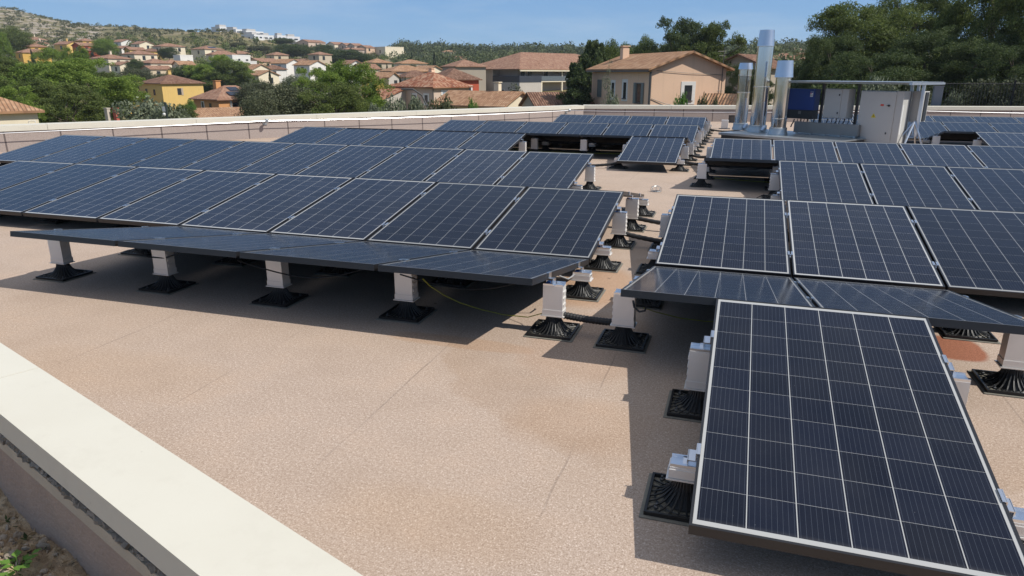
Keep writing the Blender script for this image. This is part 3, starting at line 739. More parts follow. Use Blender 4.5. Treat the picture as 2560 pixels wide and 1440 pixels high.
lp = Vector((-4.33, 4.1, .30)); wire([lp+Vector(v) for v in ((-.05, 0, .06), (.0, -.02, -.01), (.12, -.03, -.05), (.26, -.02, -.05), (.38, 0, -.01), (.44, .02, .04))], M_BLACKPL, 'black cable loop hanging under the front left row', .006, 'cable_loop')
zu = .33
for k, (xa, xb, y, z, dz, lab) in enumerate([(-3.30, -2.35, 3.95, .33, .09, 'black cable drooping under the front left row, between its two right joints'), (-2.05, -1.25, 3.98, .33, .07, 'black cable drooping under the right end panel of the front left row'),
      (.05, .60, 3.92, .33, .06, 'black cable drooping in the dark behind the big foreground panel'), (-3.9, -3.2, 13.85, .34, .10, 'black cable drooping under the fourth left row, left of the bright pedestals'), (-2.9, -2.2, 13.8, .34, .12, 'black cable drooping under the fourth left row, between the bright pedestals'),
      (-.35, .45, 10.55, .34, .06, 'black cable drooping under the row tilted away before the cabinets')]):
    wire(sag((xa, y, z), (xb, y+.12, z-.01), dz, 10, .02), M_BLACKPL, lab, .005, 'cable_loop')
m = MB(); q = Vector((.24, Y[2]+.28, .15)); wire([q, q+Vector((.08, -.02, .05)), q+Vector((.16, 0, .04)), q+Vector((.27, .02, .12))], M_BLACKPL, 'black cable rising to the left end of the second right row', .006, 'cable_loop')
# wire-basket drain guard
q = on_z(1640, 479, 0); m = MB()
for k in range(8):
    a = 2*math.pi*k/8; c, s = math.cos(a), math.sin(a); m.tube([(.066*c, .066*s, 0), (.078*c, .078*s, .030), (.070*c, .070*s, .058), (.035*c, .035*s, .076), (0, 0, .080)], .0028, 5)
m.tube([(.066*math.cos(t), .066*math.sin(t), .006) for t in np.linspace(0, 6.2832, 25)], .003, 5)
o = m.build('drain_guard', M_GALV); o.location = (q.x, q.y, .002); tag(o, 'round wire basket drain guard standing alone on the bare roof', 'drain guard')
m = MB(); m.lathe([(.05, 0.), (.05, .004)], 20); oo = m.build('outlet', M_BLACKPL, o)

# lifeline along the parapets
def anchor(p, inward, lab):
    r = empty('lifeline_anchor', p); m = MB(); m.box(-.05, .05, -.008, .008, -.07, .03, Matrix.Rotation(math.atan2(inward.y, inward.x)+math.pi/2, 4, 'Z')); m.build('wall_plate', M_GALV, r)
    m = MB(); m.tube([(0, 0, 0), inward*.07+Vector((0, 0, .01)), inward*.13+Vector((0, 0, .03))], .022, 8); m.build('arm', M_GALV, r)
    m = MB(); Mx = Matrix.Translation(inward*.15+Vector((0, 0, .03))); m.lathe([(.03, -.05), (.045, -.03), (.045, .03), (.03, .05)], 12, M=Mx); m.build('shock_absorber', M_GALV, r)
    tag(r, lab, 'anchor'); return Vector(p)+inward*.15+Vector((0, 0, .03))
s0 = (Vector(on_z(655, 343, 0))-la).dot(LD)
a1 = anchor(la+LD*s0+LIN*.012+Vector((0, 0, .40)), LIN, 'steel lifeline anchor partway along the left parapet')
a2 = anchor(s_corner-LD*1.1+LIN*.012+Vector((0, 0, .36)), LIN, 'steel lifeline anchor at the far corner of the two parapets')
a0 = la-LD*3.+LIN*.16+Vector((0, 0, .38))
fb = CORNER+FIN*.36+FIN*.16
for nm, pts, lab in (('lifeline_cable', sag(a0, a1, .01), 'thin lifeline cable along the near stretch of the left parapet'), ('lifeline_cable', sag(a1, a2, .04), 'thin lifeline cable between the two steel anchors on the left parapet'),
                     ('lifeline_cable', sag(a2, fb+FD*11+Vector((0, 0, .40)), .06), 'pale lifeline cable along the far parapet left of the flues'), ('lifeline_cable', sag(fb+FD*11+Vector((0, 0, .40)), fb+FD*28+Vector((0, 0, .46)), .12), 'pale lifeline cable along the far parapet right of the cabinets')):
    wire(pts, M_ALU_BRIGHT, lab, .009, nm)
a3 = anchor(CORNER+FIN*.372+FD*11+Vector((0, 0, .37)), FIN, 'steel lifeline anchor on the far parapet hidden behind the cabinets')
# ------------------------------------------------------------------ plant on the roof: flues, canopy, cabinets
def obox(m, c, u, w_, d_, z0, z1):
    """box on the plane: c corner, u direction of its width, depth d_ to the left of u"""
    u = Vector((u.x, u.y, 0)).normalized(); v = Vector((-u.y, u.x, 0)); c = Vector((c.x, c.y, 0))
    Mx = Matrix(((u.x, v.x, 0, c.x), (u.y, v.y, 0, c.y), (0, 0, 1, 0), (0, 0, 0, 1))); m.box(0, w_, 0, d_, z0, z1, Mx); return m
M_PLINTH = simple('slate_cladding', (.085, .08, .075), .8, 0, .2, 6)
def mat_steel():
    m, n, l, b = new_mat('polished_steel'); P = coord(n)
    st = n.new('ShaderNodeMapping'); st.inputs['Scale'].default_value = (3, 3, .5); l.new(P, st.inputs[0])
    v = noise_n(n, l, st.outputs[0], 6., 4)
    l.new(mix_c(n, l, v, (.58, .57, .555), (.72, .715, .70)), b.inputs['Base Color']); b.inputs['Metallic'].default_value = 1.
    l.new(math_n(n, l, 'ADD', math_n(n, l, 'MULTIPLY', v, .10), .07), b.inputs['Roughness'])
    return m
M_STEEL = mat_steel()
M_CAPST = simple('brushed_steel_cowl', (.62, .65, .70), .34, 1., .05, 4)
PU, PV = Vector((.825, -.566, 0)), Vector((.566, .825, 0))
A0 = on_z(1796, 331, .22)
r = empty('flue_plinth', (A0.x, A0.y, 0)); m = MB(); obox(m, PU*.05+PV*.05, PU, 2.9, 1.75, .0, .20); m.build('plinth_body', M_PLINTH, r)
m = MB(); obox(m, Vector((0, 0, 0)), PU, 3.0, 1.85, .20, .222); obox(m, Vector((0, 0, 0)), PU, 3.0, .012, .165, .20); m.build('metal_capping', M_GALV, r, bevel=.004)
tag(r, 'low dark plinth with galvanised capping under the three flues', 'plinth')
def flue(px, py, rad, ztop, zcap, capr, rings, lab, rod=None):
    c = on_z(px, py, .222); c = Vector((c.x, c.y, 0)) + PV*rad*1.2; r = empty('steel_flue', (c.x, c.y, .222)); 
    m = MB(); prof = []; zz = [0.] + [z-.222 for z in rings] + [zcap-.222]
    for a_, b_ in zip(zz, zz[1:]): prof += [(rad, a_), (rad, b_-.03), (rad*1.05, b_-.022), (rad*1.05, b_-.008), (rad, b_)]
    m.lathe(prof, 40); m.build('pipe', M_STEEL, r, True)
    m = MB(); m.lathe([(rad*1.30, 0), (rad*1.27, .05), (rad*1.16, .085), (rad*1.16, .16), (rad*1.03, .175)], 36); m.build('collar', M_GALV, r, True)
    m = MB(); m.lathe([(capr*1.18, zcap-.222-.01), (capr*1.16, zcap-.222+.01), (capr, ztop-.222), (capr*.9, ztop-.222), (capr*.85, ztop-.30)], 40); m.build('cowl', M_CAPST, r, True)
    if rod:
        a = PU*rad*1.05 + PV*-rad*.55; b_ = a + PU*.02
        m = MB(); m.tube([a+Vector((0, 0, rod)), a+Vector((0, 0, .10))], .013, 8); m.build('drain_pipe', M_CAPST, r, True)
        m = MB(); m.lathe([(.05, -.02), (.062, .06), (.045, .10)], 16, M=Matrix.Translation(a+Vector((.02, -.03, .07))) @ Matrix.Rotation(.5, 4, 'Y')); m.build('drain_cup', M_CAPST, r, True)
    tag(r, lab, 'flue', 'steel flues on the plinth'); return c
def z_at(p, px, py): 
    D = p.x*HFX+p.y*HFY; return at(px, py, D).z
c1 = on_z(1839, 325, .222); c2 = on_z(1879, 331, .222); c3 = on_z(1931, 338, .222)
flue(1839, 325, .155, z_at(c1, 1866, 157), z_at(c1, 1866, 172), .150, [z_at(c1, 1860, 187), z_at(c1, 1855, 230)], 'leftmost steel flue with a short band under its cap', .78)
flue(1879, 331, .185, z_at(c2, 1910, 74), z_at(c2, 1908, 113), .165, [z_at(c2, 1900, 216)], 'tallest steel flue, in the middle of the three', .72)
flue(1931, 338, .170, z_at(c3, 1962, 151), z_at(c3, 1960, 192), .172, [z_at(c3, 1950, 296)], 'right-hand steel flue with a broad conical cowl, beside the canopy', None)

M_CAB = simple('light_grey_cabinet', (.50, .49, .46), .5, 0, .06, 3)
M_BLUECASE = simple('blue_inverter_case', (.010, .042, .20), .5, 0, .12, 4)
M_DARKCASE = simple('charcoal_case', (.022, .024, .028), .55)
M_RED = simple('red_sticker', (.62, .06, .03), .5)
M_YELLOW = simple('yellow_warning', (.70, .55, .02), .5)
def pbox(m, x0, x1, y0, y1, Yf, dep, z0=None):
    ym = (y0+y1)/2; a = on_l(x0, ym, Yf); b = on_l(x1, ym, Yf); zt_ = on_l((x0+x1)/2, y0, Yf).z; zb = on_l((x0+x1)/2, y1, Yf).z if z0 is None else z0
    m.box(a.x, b.x, Yf, Yf+dep, zb, zt_); return a.x, b.x, zb, zt_
YF = 15.85
RZ = math.atan2(PU.y, PU.x)
def on_l(px, py, t):
    d = ray(px, py); q = EYEV + d*(t/(d.dot(PV))); return Vector((q.dot(PU), t, q.z))
def plate(m, x0, x1, z0, z1, yf, t=.004): m.box(x0, x1, yf-t, yf-.0006, z0, z1)
def letter_triangle(x, z, s, yf):
    m = MB(); m.quad((x-s, yf-.002, z-s*.8), (x+s, yf-.002, z-s*.8), (x, yf-.002, z+s*.9)); return m
# big electrical cabinet
r = empty('electrical_cabinet', (0, 0, 0), RZ); m = MB(); bx = pbox(m, 2145, 2252, 227, 357, YF, .30, .10); m.build('cabinet_body', M_CAB, r, bevel=.006)
x0, x1, z0, z1 = bx; xd = x0+(x1-x0)*.84
m = MB(); m.box(x0+.012, xd, YF-.022, YF-.002, z0+.015, z1-.015); m.build('cabinet_door', M_CAB, r, bevel=.005)
yd = YF-.022
m = MB(); m.lathe([(.020, 0), (.020, .03)], 14, M=Matrix.Translation((x0+(x1-x0)*.71, yd, z1-.30)) @ Matrix.Rotation(R(90), 4, 'X')); m.box(x0+(x1-x0)*.66, x0+(x1-x0)*.71, yd-.02, yd-.008, z1-.303, z1-.293); m.build('door_lock', M_DARKCASE, r)
m = MB(); plate(m, x0+(x1-x0)*.51, x0+(x1-x0)*.585, z1-.31, z1-.275, yd); m.build('red_label', M_RED, r)
t = letter_triangle(x0+(x1-x0)*.38, z1-.52, .055, yd).build('warning_triangle', M_YELLOW, r)
m = MB(); zc = z1-.53; xc = x0+(x1-x0)*.38   # black lightning bolt on the triangle
m.quad((xc+.008, yd-.004, zc+.040), (xc-.014, yd-.004, zc), (xc-.002, yd-.004, zc)); m.quad((xc+.002, yd-.004, zc+.006), (xc+.014, yd-.004, zc+.006), (xc-.008, yd-.004, zc-.030)); m.build('bolt_symbol', M_DARKCASE, t)
m = MB(); m.box(x0+(x1-x0)*.71, x0+(x1-x0)*.735, yd-.01, yd-.001, z0+.24, z0+.28); m.build('lower_latch', M_DARKCASE, r)
m = MB(); m.box(x1-.004, x1+.003, YF+.03, YF+.06, z0+.24, z0+.86); m.build('side_trim', M_WHITEPL, r)
tag(r, 'tall light grey electrical cabinet with yellow warning triangle and red label', 'cabinet')
# blue inverter
r = empty('inverter', (0, 0, 0), RZ); m = MB(); bx = pbox(m, 1971, 2036, 222, 275, YF, .24); m.build('inverter_case', M_BLUECASE, r, bevel=.006)
x0, x1, z0, z1 = bx; m = MB(); zl = on_l(2003, 297, YF).z; m.box(x0, x1, YF+.004, YF+.236, zl, z0-.002); m.box(x0-.02, x0-.001, YF+.01, YF+.23, zl, z1-.01); m.build('lower_case', M_DARKCASE, r)
m = MB(); plate(m, x1-.115, x1-.045, z1-.175, z1-.055, YF); sp = m.build('specification_label', M_WHITEPL, r)
m = MB(); plate(m, x1-.112, x1-.048, z1-.085, z1-.060, YF-.004, .0035); m.build('label_header', M_BLUECASE, sp)
m = MB(); plate(m, x1-.112, x1-.080, z1-.105, z1-.090, YF-.004, .0035); m.build('label_mark', M_RED, sp)
m = MB()
for k in range(4):
    for q in range(4):
        if (k*7+q*3) % 3: plate(m, x1-.112+q*.017, x1-.100+q*.017, z1-.122-.012*k, z1-.115-.012*k, YF-.004, .0035)
m.build('label_print', M_DARKCASE, sp)
m = MB(); plate(m, x0+.29, x0+.36, zl+.11, zl+.18, YF+.004); m.build('display', simple('grey_display', (.14, .13, .12), .3), r)
tag(r, 'blue and black inverter with white label under the canopy', 'inverter')
# grey box
r = empty('electrical_cabinet', (0, 0, 0), RZ); m = MB(); bx = pbox(m, 2060, 2119, 222, 296, YF+.03, .30); m.build('cabinet_body', M_CAB, r, bevel=.006); x0, x1, z0, z1 = bx
xd = x0+(x1-x0)*.72; m = MB(); m.box(x0+.01, xd, YF+.010, YF+.028, z0+.012, z1-.012); m.build('cabinet_door', M_CAB, r, bevel=.004)
for zz in (z1-.13, z0+.12):
    m = MB(); m.box(xd-.055, xd-.030, YF+.0, YF+.0095, zz-.02, zz+.02); m.build('door_latch', M_DARKCASE, r)
tag(r, 'smaller light grey wall cabinet between the inverter and the tall cabinet', 'cabinet')
r = empty('electrical_cabinet', (0, 0, 0), RZ); m = MB(); bx = pbox(m, 2272, 2306, 228, 305, YF+.45, .25); m.build('cabinet_body', M_CAB, r, bevel=.005); x0, x1, z0, z1 = bx
m = MB(); m.box(x1+.001, x1+.018, YF+.50, YF+.64, z0+.02, z1-.02); m.build('cable_gland_strip', M_DARKCASE, r)
tag(r, 'narrow grey box at the right end behind the tall cabinet', 'cabinet')
# cable tray on legs
r = empty('cable_tray', (0, 0, 0), RZ); m = MB(); bx = pbox(m, 1984, 2146, 308, 336, YF-.14, .10); x0, x1, z0, z1 = bx; m.build('tray_cover', simple('dull_zinc_tray', (.27, .27, .26), .5, .5, .12, 5), r)
for k in range(5):
    xx = x0+.05+k*(x1-x0-.15)/4; m = MB(); m.box(xx, xx+.045, YF-.13, YF-.09, .012, z0-.002); m.box(xx-.05, xx+.095, YF-.19, YF-.03, .0, .012); m.build('leg', M_GALV, r)
m = MB()
for k in range(16): m.box(x0+.02+k*.085, x0+.06+k*.085, YF-.03, YF+.30, z0-.05, z0-.03)
m.box(x0, x1, YF-.035, YF-.03, z0-.06, z0-.02); m.build('ladder_rail', M_GALV, r)
tag(r, 'grey cable tray running low in front of the inverter to the tall cabinet', 'cable tray')
# cable runs from the boxes down to the tray
M_GREYC = simple('grey_cable_sheath', (.10, .10, .10), .6)
for nm, px0, px1, py, nn, lab in (('cable_bundle', 1986, 2036, 298, 7, 'bundle of grey cables dropping from the inverter into the tray'), ('cable_bundle', 2070, 2122, 297, 6, 'bundle of grey cables dropping from the smaller cabinet into the tray')):
    m = MB()
    for k in range(nn):
        a = on_l(px0+(px1-px0)*k/(nn-1), py, YF+.12); m.tube([(a.x, YF+.12, a.z+.004), (a.x+.01*(k % 3-1), YF+.11, a.z-.06), (a.x+.02*(k % 2), YF+.02, a.z-.13), (a.x+.02, YF-.03, a.z-.17)], .011 if k % 2 else .016, 6)
    o = m.build(nm, M_GREYC, None, True); o.rotation_euler = (0, 0, RZ); tag(o, lab, 'cables')
# canopy frame
cl, cr = on_l(1953, 204, YF-.25), on_l(2281, 213, YF-.25); zc = 1.415; yb = YF+1.25
r = empty('equipment_canopy', (0, 0, 0), RZ); m = MB(); 
for k in range(9):
    xa = cl.x + (cr.x-cl.x)*k/9; xb = cl.x + (cr.x-cl.x)*(k+1)/9
    m.box(xa, xb-.004, YF-.25, yb, zc+.002*(k % 2), zc+.010+.002*(k % 2))
m.build('roof_sheet', simple('grey_roof_sheet', (.36, .40, .44), .38, .6, .08, 2), r)
m = MB(); m.box(cl.x, cr.x, YF+.10, YF+.14, zc-.04, zc-.002); m.box(cl.x, cr.x, yb-.08, yb-.04, zc-.05, zc-.002); m.build('purlin', M_GALV, r)
m = MB(); m.box(cr.x-.05, cr.x+.01, YF-.28, yb+.04, zc-.045, zc-.004); m.build('end_rail', M_CAPST, r)
for k, px in enumerate((2052, 2140, 2270)):
    a = on_l(px, 280, YF+.33); m = MB(); m.box(a.x-.03, a.x+.03, YF+.32, YF+.36, .01, zc-.051); m.box(a.x-.09, a.x+.09, YF+.27, YF+.41, 0, .01); m.build('post', M_ZINC if k < 2 else M_GALV, r)
for dx in (-.16, .02):
    m = MB(); m.box(cr.x-.09+dx, cr.x-.04+dx, YF+.40-dx, YF+.45-dx, .30, zc-.051); m.build('post', M_CAPST, r)
top = Vector((cr.x-.10, YF+.36, .62))
for v in (Vector((-.30, -.25, -.62)), Vector((.02, -.45, -.62)), Vector((.24, .10, -.62)), Vector((-.10, .5, -.62))):
    m = MB(); m.tube([top, top+v*.985], .020, 6); m.box((top+v).x-.06, (top+v).x+.06, (top+v).y-.06, (top+v).y+.06, 0, .012); m.build('splayed_leg', M_CAPST, r)
m = MB(); a = on_l(1972, 300, YF+.05); m.tube([(cl.x+.08, YF-.18, zc-.05), (cl.x+.05, YF+.0, .85), (cl.x+.02, YF-.1, .02)], .02, 6); m.build('strut', M_CAPST, r)
tag(r, 'flat grey metal canopy on splayed legs over the electrical boxes', 'canopy')
# small things round the plinth
q = on_z(1811, 322, 0); r = empty('pipe_post', (q.x, q.y, 0)); m = MB(); m.box(-.10, .10, -.06, .06, .012, .26); m.build('post_casing', M_ALU, r, bevel=.006); m = MB(); m.box(-.16, .16, -.12, .12, 0, .012); m.build('base_plate', M_BLACKPL, r)
tag(r, 'pale square casing standing left of the flues where a conduit ends', 'post')
q = on_z(1822, 307, 0); r = empty('duct_frame', (q.x, q.y, 0)); m = MB(); 
for a in ((-.02, .36, 0, .03, .0, .03), (-.02, .36, 0, .03, .22, .25), (-.02, .01, 0, .03, .03, .22), (.33, .36, 0, .03, .03, .22)): m.box(*a)
m.build('frame_bars', M_DARKCASE, r); m = MB(); m.box(.01, .33, .04, .05, .03, .22); m.build('back_panel', M_ZINC, r)
tag(r, 'small black open frame on the roof behind the leftmost flue', 'frame')

# ------------------------------------------------------------------ fence behind the far parapet on the right
FO = -FIN
def fpt(px, off): # on the line parallel to the far parapet
    o = CORNER + FO*off; d = ray(px, 240); d2 = Vector((d.x, d.y, 0)); nrm = Vector((FD.y, -FD.x, 0)); t = o.dot(nrm)/d2.dot(nrm); return d2*t
fa = fpt(2352, .7); r = empty('metal_fence', (fa.x, fa.y, -.2))
M_FENCE = simple('black_fence_paint', (.012, .013, .014), .9)
for k in range(7):
    m = MB()
    for i in range(22):
        s = k*2.5+.05+i*.11; p = FD*s; m.tube([p+Vector((0, 0, .0)), p+Vector((0, 0, 1.52))], .009, 4)
    for z in (.25, 1.46): m.tube([FD*(k*2.5)+Vector((0, 0, z)), FD*(k*2.5+2.42)+Vector((0, 0, z))], .016, 4)
    m.build('picket_panel', M_FENCE, r)
    m = MB(); p = FD*(k*2.5-.04); m.box(p.x-.03, p.x+.03, p.y-.03, p.y+.03, -.6, 1.58); m.build('post', M_FENCE, r)
tag(r, 'black picket fence behind the far parapet at the right edge', 'fence')
q = fpt(2343, .62); m = MB(); m.box(-.14, .14, -.10, .10, -1.2, 1.16); m.box(-.16, .16, -.12, .12, 1.16, 1.19)
o = m.build('gate_pillar', simple('blue_grey_metal', (.16, .17, .19), .5, .3), None); o.location = (q.x, q.y, 0); tag(o, 'plain grey metal pillar at the left end of the black picket fence', 'pillar')
# ------------------------------------------------------------------ houses
PAL = {'cream': (.70, .60, .46), 'yellow': (.66, .45, .16), 'ochre': (.62, .38, .10), 'red': (.50, .11, .06), 'white': (.74, .71, .66), 'pink': (.60, .43, .30), 'peach': (.80, .55, .385),
       'grey': (.50, .45, .40), 'sand': (.56, .46, .33), 'beige': (.52, .43, .32), 'orange': (.60, .30, .13), 'palepink': (.58, .45, .36), 'ivory': (.74, .65, .49), 'block': (.70, .70, .70), 'taupe': (.40, .34, .27)}
def view_frame(px, D, a):
    p = at(px, 182, D); f = Vector((p.x, p.y, 0)).normalized(); rt = Vector((f.y, -f.x, 0)); nrm = -f*math.cos(R(a)) + rt*math.sin(R(a))
    y = -nrm; x = Vector((y.y, -y.x, 0)); return Vector((p.x, p.y, 0)), math.atan2(x.y, x.x)
def roof_mesh(kind, w_, d_, hw, rise, oh):
    m = MB(); m.uv = []
    X, Yy = w_/2+oh, d_/2+oh; t = .14
    def face(*p):
        p = [Vector(q) for q in p]; e = (p[1]-p[0]).normalized(); nn = (p[1]-p[0]).cross(p[-1]-p[0]).normalized(); up = nn.cross(e)
        m.quad(*p); m.uv += [((q-p[0]).dot(e)+7., (q-p[0]).dot(up)) for q in p]
    z0 = hw - oh*rise/(min(w_, d_)/2)*.5; z1 = hw+rise
    if kind == 'hip':
        s = min(X, Yy)
        if X >= Yy: a, b = (-X+s, 0, z1), (X-s, 0, z1)
        else: a, b = (0, -Yy+s, z1), (0, Yy-s, z1)
        c = [(-X, -Yy, z0), (X, -Yy, z0), (X, Yy, z0), (-X, Yy, z0)]
        if X >= Yy:
            face(c[0], c[1], b, a); face(c[2], c[3], a, b)
            face(c[1], c[2], b); face(c[3], c[0], a)
        else:
            face(c[1], c[2], b, a); face(c[3], c[0], a, b); face(c[0], c[1], a); face(c[2], c[3], b)
    elif kind == 'gx':     # ridge along x
        c = [(-X, -Yy, z0), (X, -Yy, z0), (X, Yy, z0), (-X, Yy, z0)]; a, b = (-X, 0, z1), (X, 0, z1)
        face(c[0], c[1], b, a); face(c[2], c[3], a, b)
    elif kind == 'gy':
        c = [(-X, -Yy, z0), (X, -Yy, z0), (X, Yy, z0), (-X, Yy, z0)]; a, b = (0, -Yy, z1), (0, Yy, z1)
        face(c[1], c[2], b, a); face(c[3], c[0], a, b)
    elif kind == 'lean':   # falls towards the front
        c = [(-X, -Yy, z0), (X, -Yy, z0), (X, Yy, z1), (-X, Yy, z1)]; face(*c)
    # soffit and edge
    n0 = len(m.f)
    for k in range(n0):
        f = m.f[k]; p = [Vector(m.v[i])-Vector((0, 0, t)) for i in f][::-1]; m.quad(*p); m.uv += [(0, 0)]*len(p)
    ed = {}
    for k in range(n0):
        f = m.f[k]
        for i in range(len(f)):
            q = tuple(round(v, 4) for v in m.v[f[i]]), tuple(round(v, 4) for v in m.v[f[(i+1) % len(f)]])
            ed[frozenset(q)] = ed.get(frozenset(q), []) + [q]
    for v in ed.values():
        if len(v) == 1:
            a, b = Vector(v[0][0]), Vector(v[0][1]); dn = Vector((0, 0, t)); m.quad(a, a-dn, b-dn, b); m.uv += [(0, 0), (0, .1), (1, .1), (1, 0)]
    me = bpy.data.meshes.new('roof'); me.from_pydata(m.v, [], m.f); ul = me.uv_layers.new(name='UVMap')
    for lp in me.loops: ul.data[lp.index].uv = m.uv[lp.vertex_index]
    me.update(); return me
def wall_mesh(kind, w_, d_, hw, rise, deep=4.):
    m = MB(); X, Yy = w_/2, d_/2; c = [(-X, -Yy), (X, -Yy), (X, Yy), (-X, Yy)]
    for i in range(4):
        (ax, ay), (bx, by) = c[i], c[(i+1) % 4]; q = [(ax, ay, -deep), (bx, by, -deep), (bx, by, hw), (ax, ay, hw)]
        if (kind == 'gy' and i in (0, 2)) or (kind == 'gx' and i in (1, 3)): q.insert(3, ((ax+bx)/2, (ay+by)/2, hw+rise-.10))
        if kind == 'lean':
            q = [(ax, ay, -deep), (bx, by, -deep), (bx, by, hw+(rise-.1 if by > 0 else -.05)), (ax, ay, hw+(rise-.1 if ay > 0 else -.05))]
        m.quad(*q)
    if kind == 'flat': m.quad(*[(x, y, hw) for x, y in c])
    return m
def window(root, side, u, z, w_, h, W, Dp, style, house_name='window'):
    """side F front, R right, L left; u along the face from its centre, z sill height"""
    rot = {'F': 0, 'R': math.pi/2, 'L': -math.pi/2}[side]; off = {'F': Dp/2, 'R': W/2, 'L': W/2}[side]
    fr = style.get('frame', .12); m = MB(); e = .03
    m.box(-w_/2-fr, w_/2+fr, -e, .02, z-fr, z); m.box(-w_/2-fr, w_/2+fr, -e, .02, z+h, z+h+fr); m.box(-w_/2-fr, -w_/2, -e, .02, z, z+h); m.box(w_/2, w_/2+fr, -e, .02, z, z+h)
    f = m.build('window', style.get('fm', M_TRIM), root); f.rotation_euler = (0, 0, rot)
    v = Vector((u, -off, 0)); v.rotate(Matrix.Rotation(rot, 3, 'Z')); f.location = v
    p = MB(); p.box(-w_/2, w_/2, -.012, .01, z, z+h); p.build('pane', style.get('pane', M_PANE), f)
    if style.get('bar'): 
        q = MB(); q.box(-.03, .03, -.022, -.013, z, z+h); q.build('glazing_bar', M_TRIM, f)
    if style.get('open'):
        for s in style['open']:
            q = MB(); q.box(s*(w_/2+fr+.02), s*(w_/2+fr+.02+w_*.5), -.075, -.035, z-.05, z+h+.05); q.build('shutter', style['sm'], f)
    if style.get('sill'): q = MB(); q.box(-w_/2-.05, w_/2+.05, -.10, -.031, z-.06, z); q.build('sill', M_ZINC, f)
    return f
S_PLAIN = dict(frame=.10); S_SHUT_B = dict(frame=.14, pane=M_SHUT_B); S_SHUT_G = dict(frame=.06, fm=M_SHUT_G, pane=M_SHUT_G); S_DARK = dict(frame=.05, fm=M_PANE)
def chimney(roof, x, y, z0, z1, s, mt, cap=True):
    m = MB(); m.box(-s/2, s/2, -s/2, s/2, z0, z1); o = m.build('chimney', mt, roof); o.location = (x, y, 0)
    if cap:
        m.v = []; m.f = []; m = MB(); m.box(-s*.62, s*.62, -s*.62, s*.62, z1+.12, z1+.19); m.box(-s*.4, s*.4, -s*.4, s*.4, z1, z1+.12); c = link('chimney_top', m.mesh('chimney_top', mt), roof); c.location = (x, y, 0)
    return o
def house(lab, px, eave, D, w_, d_, a, hw=5.4, kind='hip', rise=1.5, wall='cream', tile='red', wins=(), oh=.4, chim=None, name='house', cat='house', group=None):
    p, rz = view_frame(px, D, a); ze = at(px, eave, D).z
    r = empty(name, (p.x, p.y, ze-hw), rz)
    wm = mat_wall(PAL[wall], f'{wall}_render'); wall_mesh(kind, w_, d_, hw, rise).build('wall', wm, r)
    rf = None
    if kind != 'flat':
        me = roof_mesh(kind, w_, d_, hw, rise, oh); me.materials.append(TILE[tile]); rf = link('roof', me, r)
        if chim:
            for (cx, cy, s, hh) in chim: chimney(rf, cx, cy, hw, hw+hh, s, wm)
    for q in wins: window(r, *q[:5], w_, d_, q[5] if len(q) > 5 else S_PLAIN)
    tag(r, lab, cat, group); return r, rf, wm
def std(n_f=2, n_l=1, w_=9., d_=8., hw=5.4, sty=S_PLAIN):
    o = []
    for i in range(n_f): o.append(('F', (i-(n_f-1)/2)*w_/(n_f+.3), hw-1.9, .9, 1.2, sty))
    for i in range(n_l): o.append(('L', (i-(n_l-1)/2)*d_/(n_l+.3), hw-1.9, .8, 1.1, sty))
    return o
H = house
# --- pink house with the big gable
D = 57.
r, rf, wm = H('large pink house with a tiled gable roof right behind the far parapet', 1635, 170, D, 5.9, 10.8, 27, 6.2, 'gy', 1.12, 'peach', 'orange', [
  ('F', .0, 3.95, .62, 1.05, dict(frame=.26, bar=0, sill=1)),
  ('L', 3.6, 3.75, .75, 1.35, dict(frame=.05, fm=M_SHUT_G, pane=M_PANE, open=(-1, 1), sm=M_SHUT_G, sill=1)),
  ('L', 1.2, 4.0, .55, 1.15, dict(frame=.22, sill=1)), ('L', -1.0, 4.0, .50, 1.1, dict(frame=.2)), ('L', -3.7, 4.0, .75, 1.25, S_SHUT_G)], .42)
chimney(rf, -.9, 3.6, 6.2, 7.75, .55, wm)
hx = 2.95
m = MB(); m.tube([(-hx-.10, -5.4-.10, 5.9), (-hx-.10, -5.4-.10, -3)], .09, 8); m.build('downpipe', M_ZINC, r)
m = MB(); m.box(-hx-.42, -hx-.30, -5.7, 5.7, 5.90, 6.02); m.build('gutter', M_ZINC, r)
m = MB(); m.tube([(2.6, -5.5, 7.6), (2.6, -5.5, 2.0)], .028, 6)
for z, s in ((7.3, .5), (7.0, .4), (4.6, .35)): m.tube([(2.6-s, -5.5, z), (2.6+s*.3, -5.5, z)], .018, 5)
m.build('aerial', M_ZINC, r)
m = MB(); m.tube([(-2.85, -5.44, 4.1), (-1.8, -5.47, 3.75), (0, -5.47, 3.45), (2.75, -5.44, 3.05)], .022, 5); m.tube([(-2.6, -5.46, 6.0), (0., -5.46, 5.82), (2.7, -5.44, 5.7)], .014, 5); m.build('wall_cable', M_ZINC, r)
# --- low tiled roofs in front
H('low house with an orange tiled roof and one chimney just beyond the left parapet', 1212, 259, 67, 7.6, 5.6, -34, 2.6, 'gx', 1.15, 'ivory', 'orange', [('F', -1.5, .6, .8, 1.2)], .3, [(1.2, .3, .5, 1.75)])
H('low house with a brown tiled roof butting against the pink house', 1398, 263, 62, 5.2, 5.0, 18, 2.6, 'gx', 1.10, 'taupe', 'brown', [], .25)
H('small tiled lean-to right of the big pink house', 1815, 262, 50, 2.4, 2.2, -15, 2.2, 'gx', .75, 'peach', 'orange', [], .2)
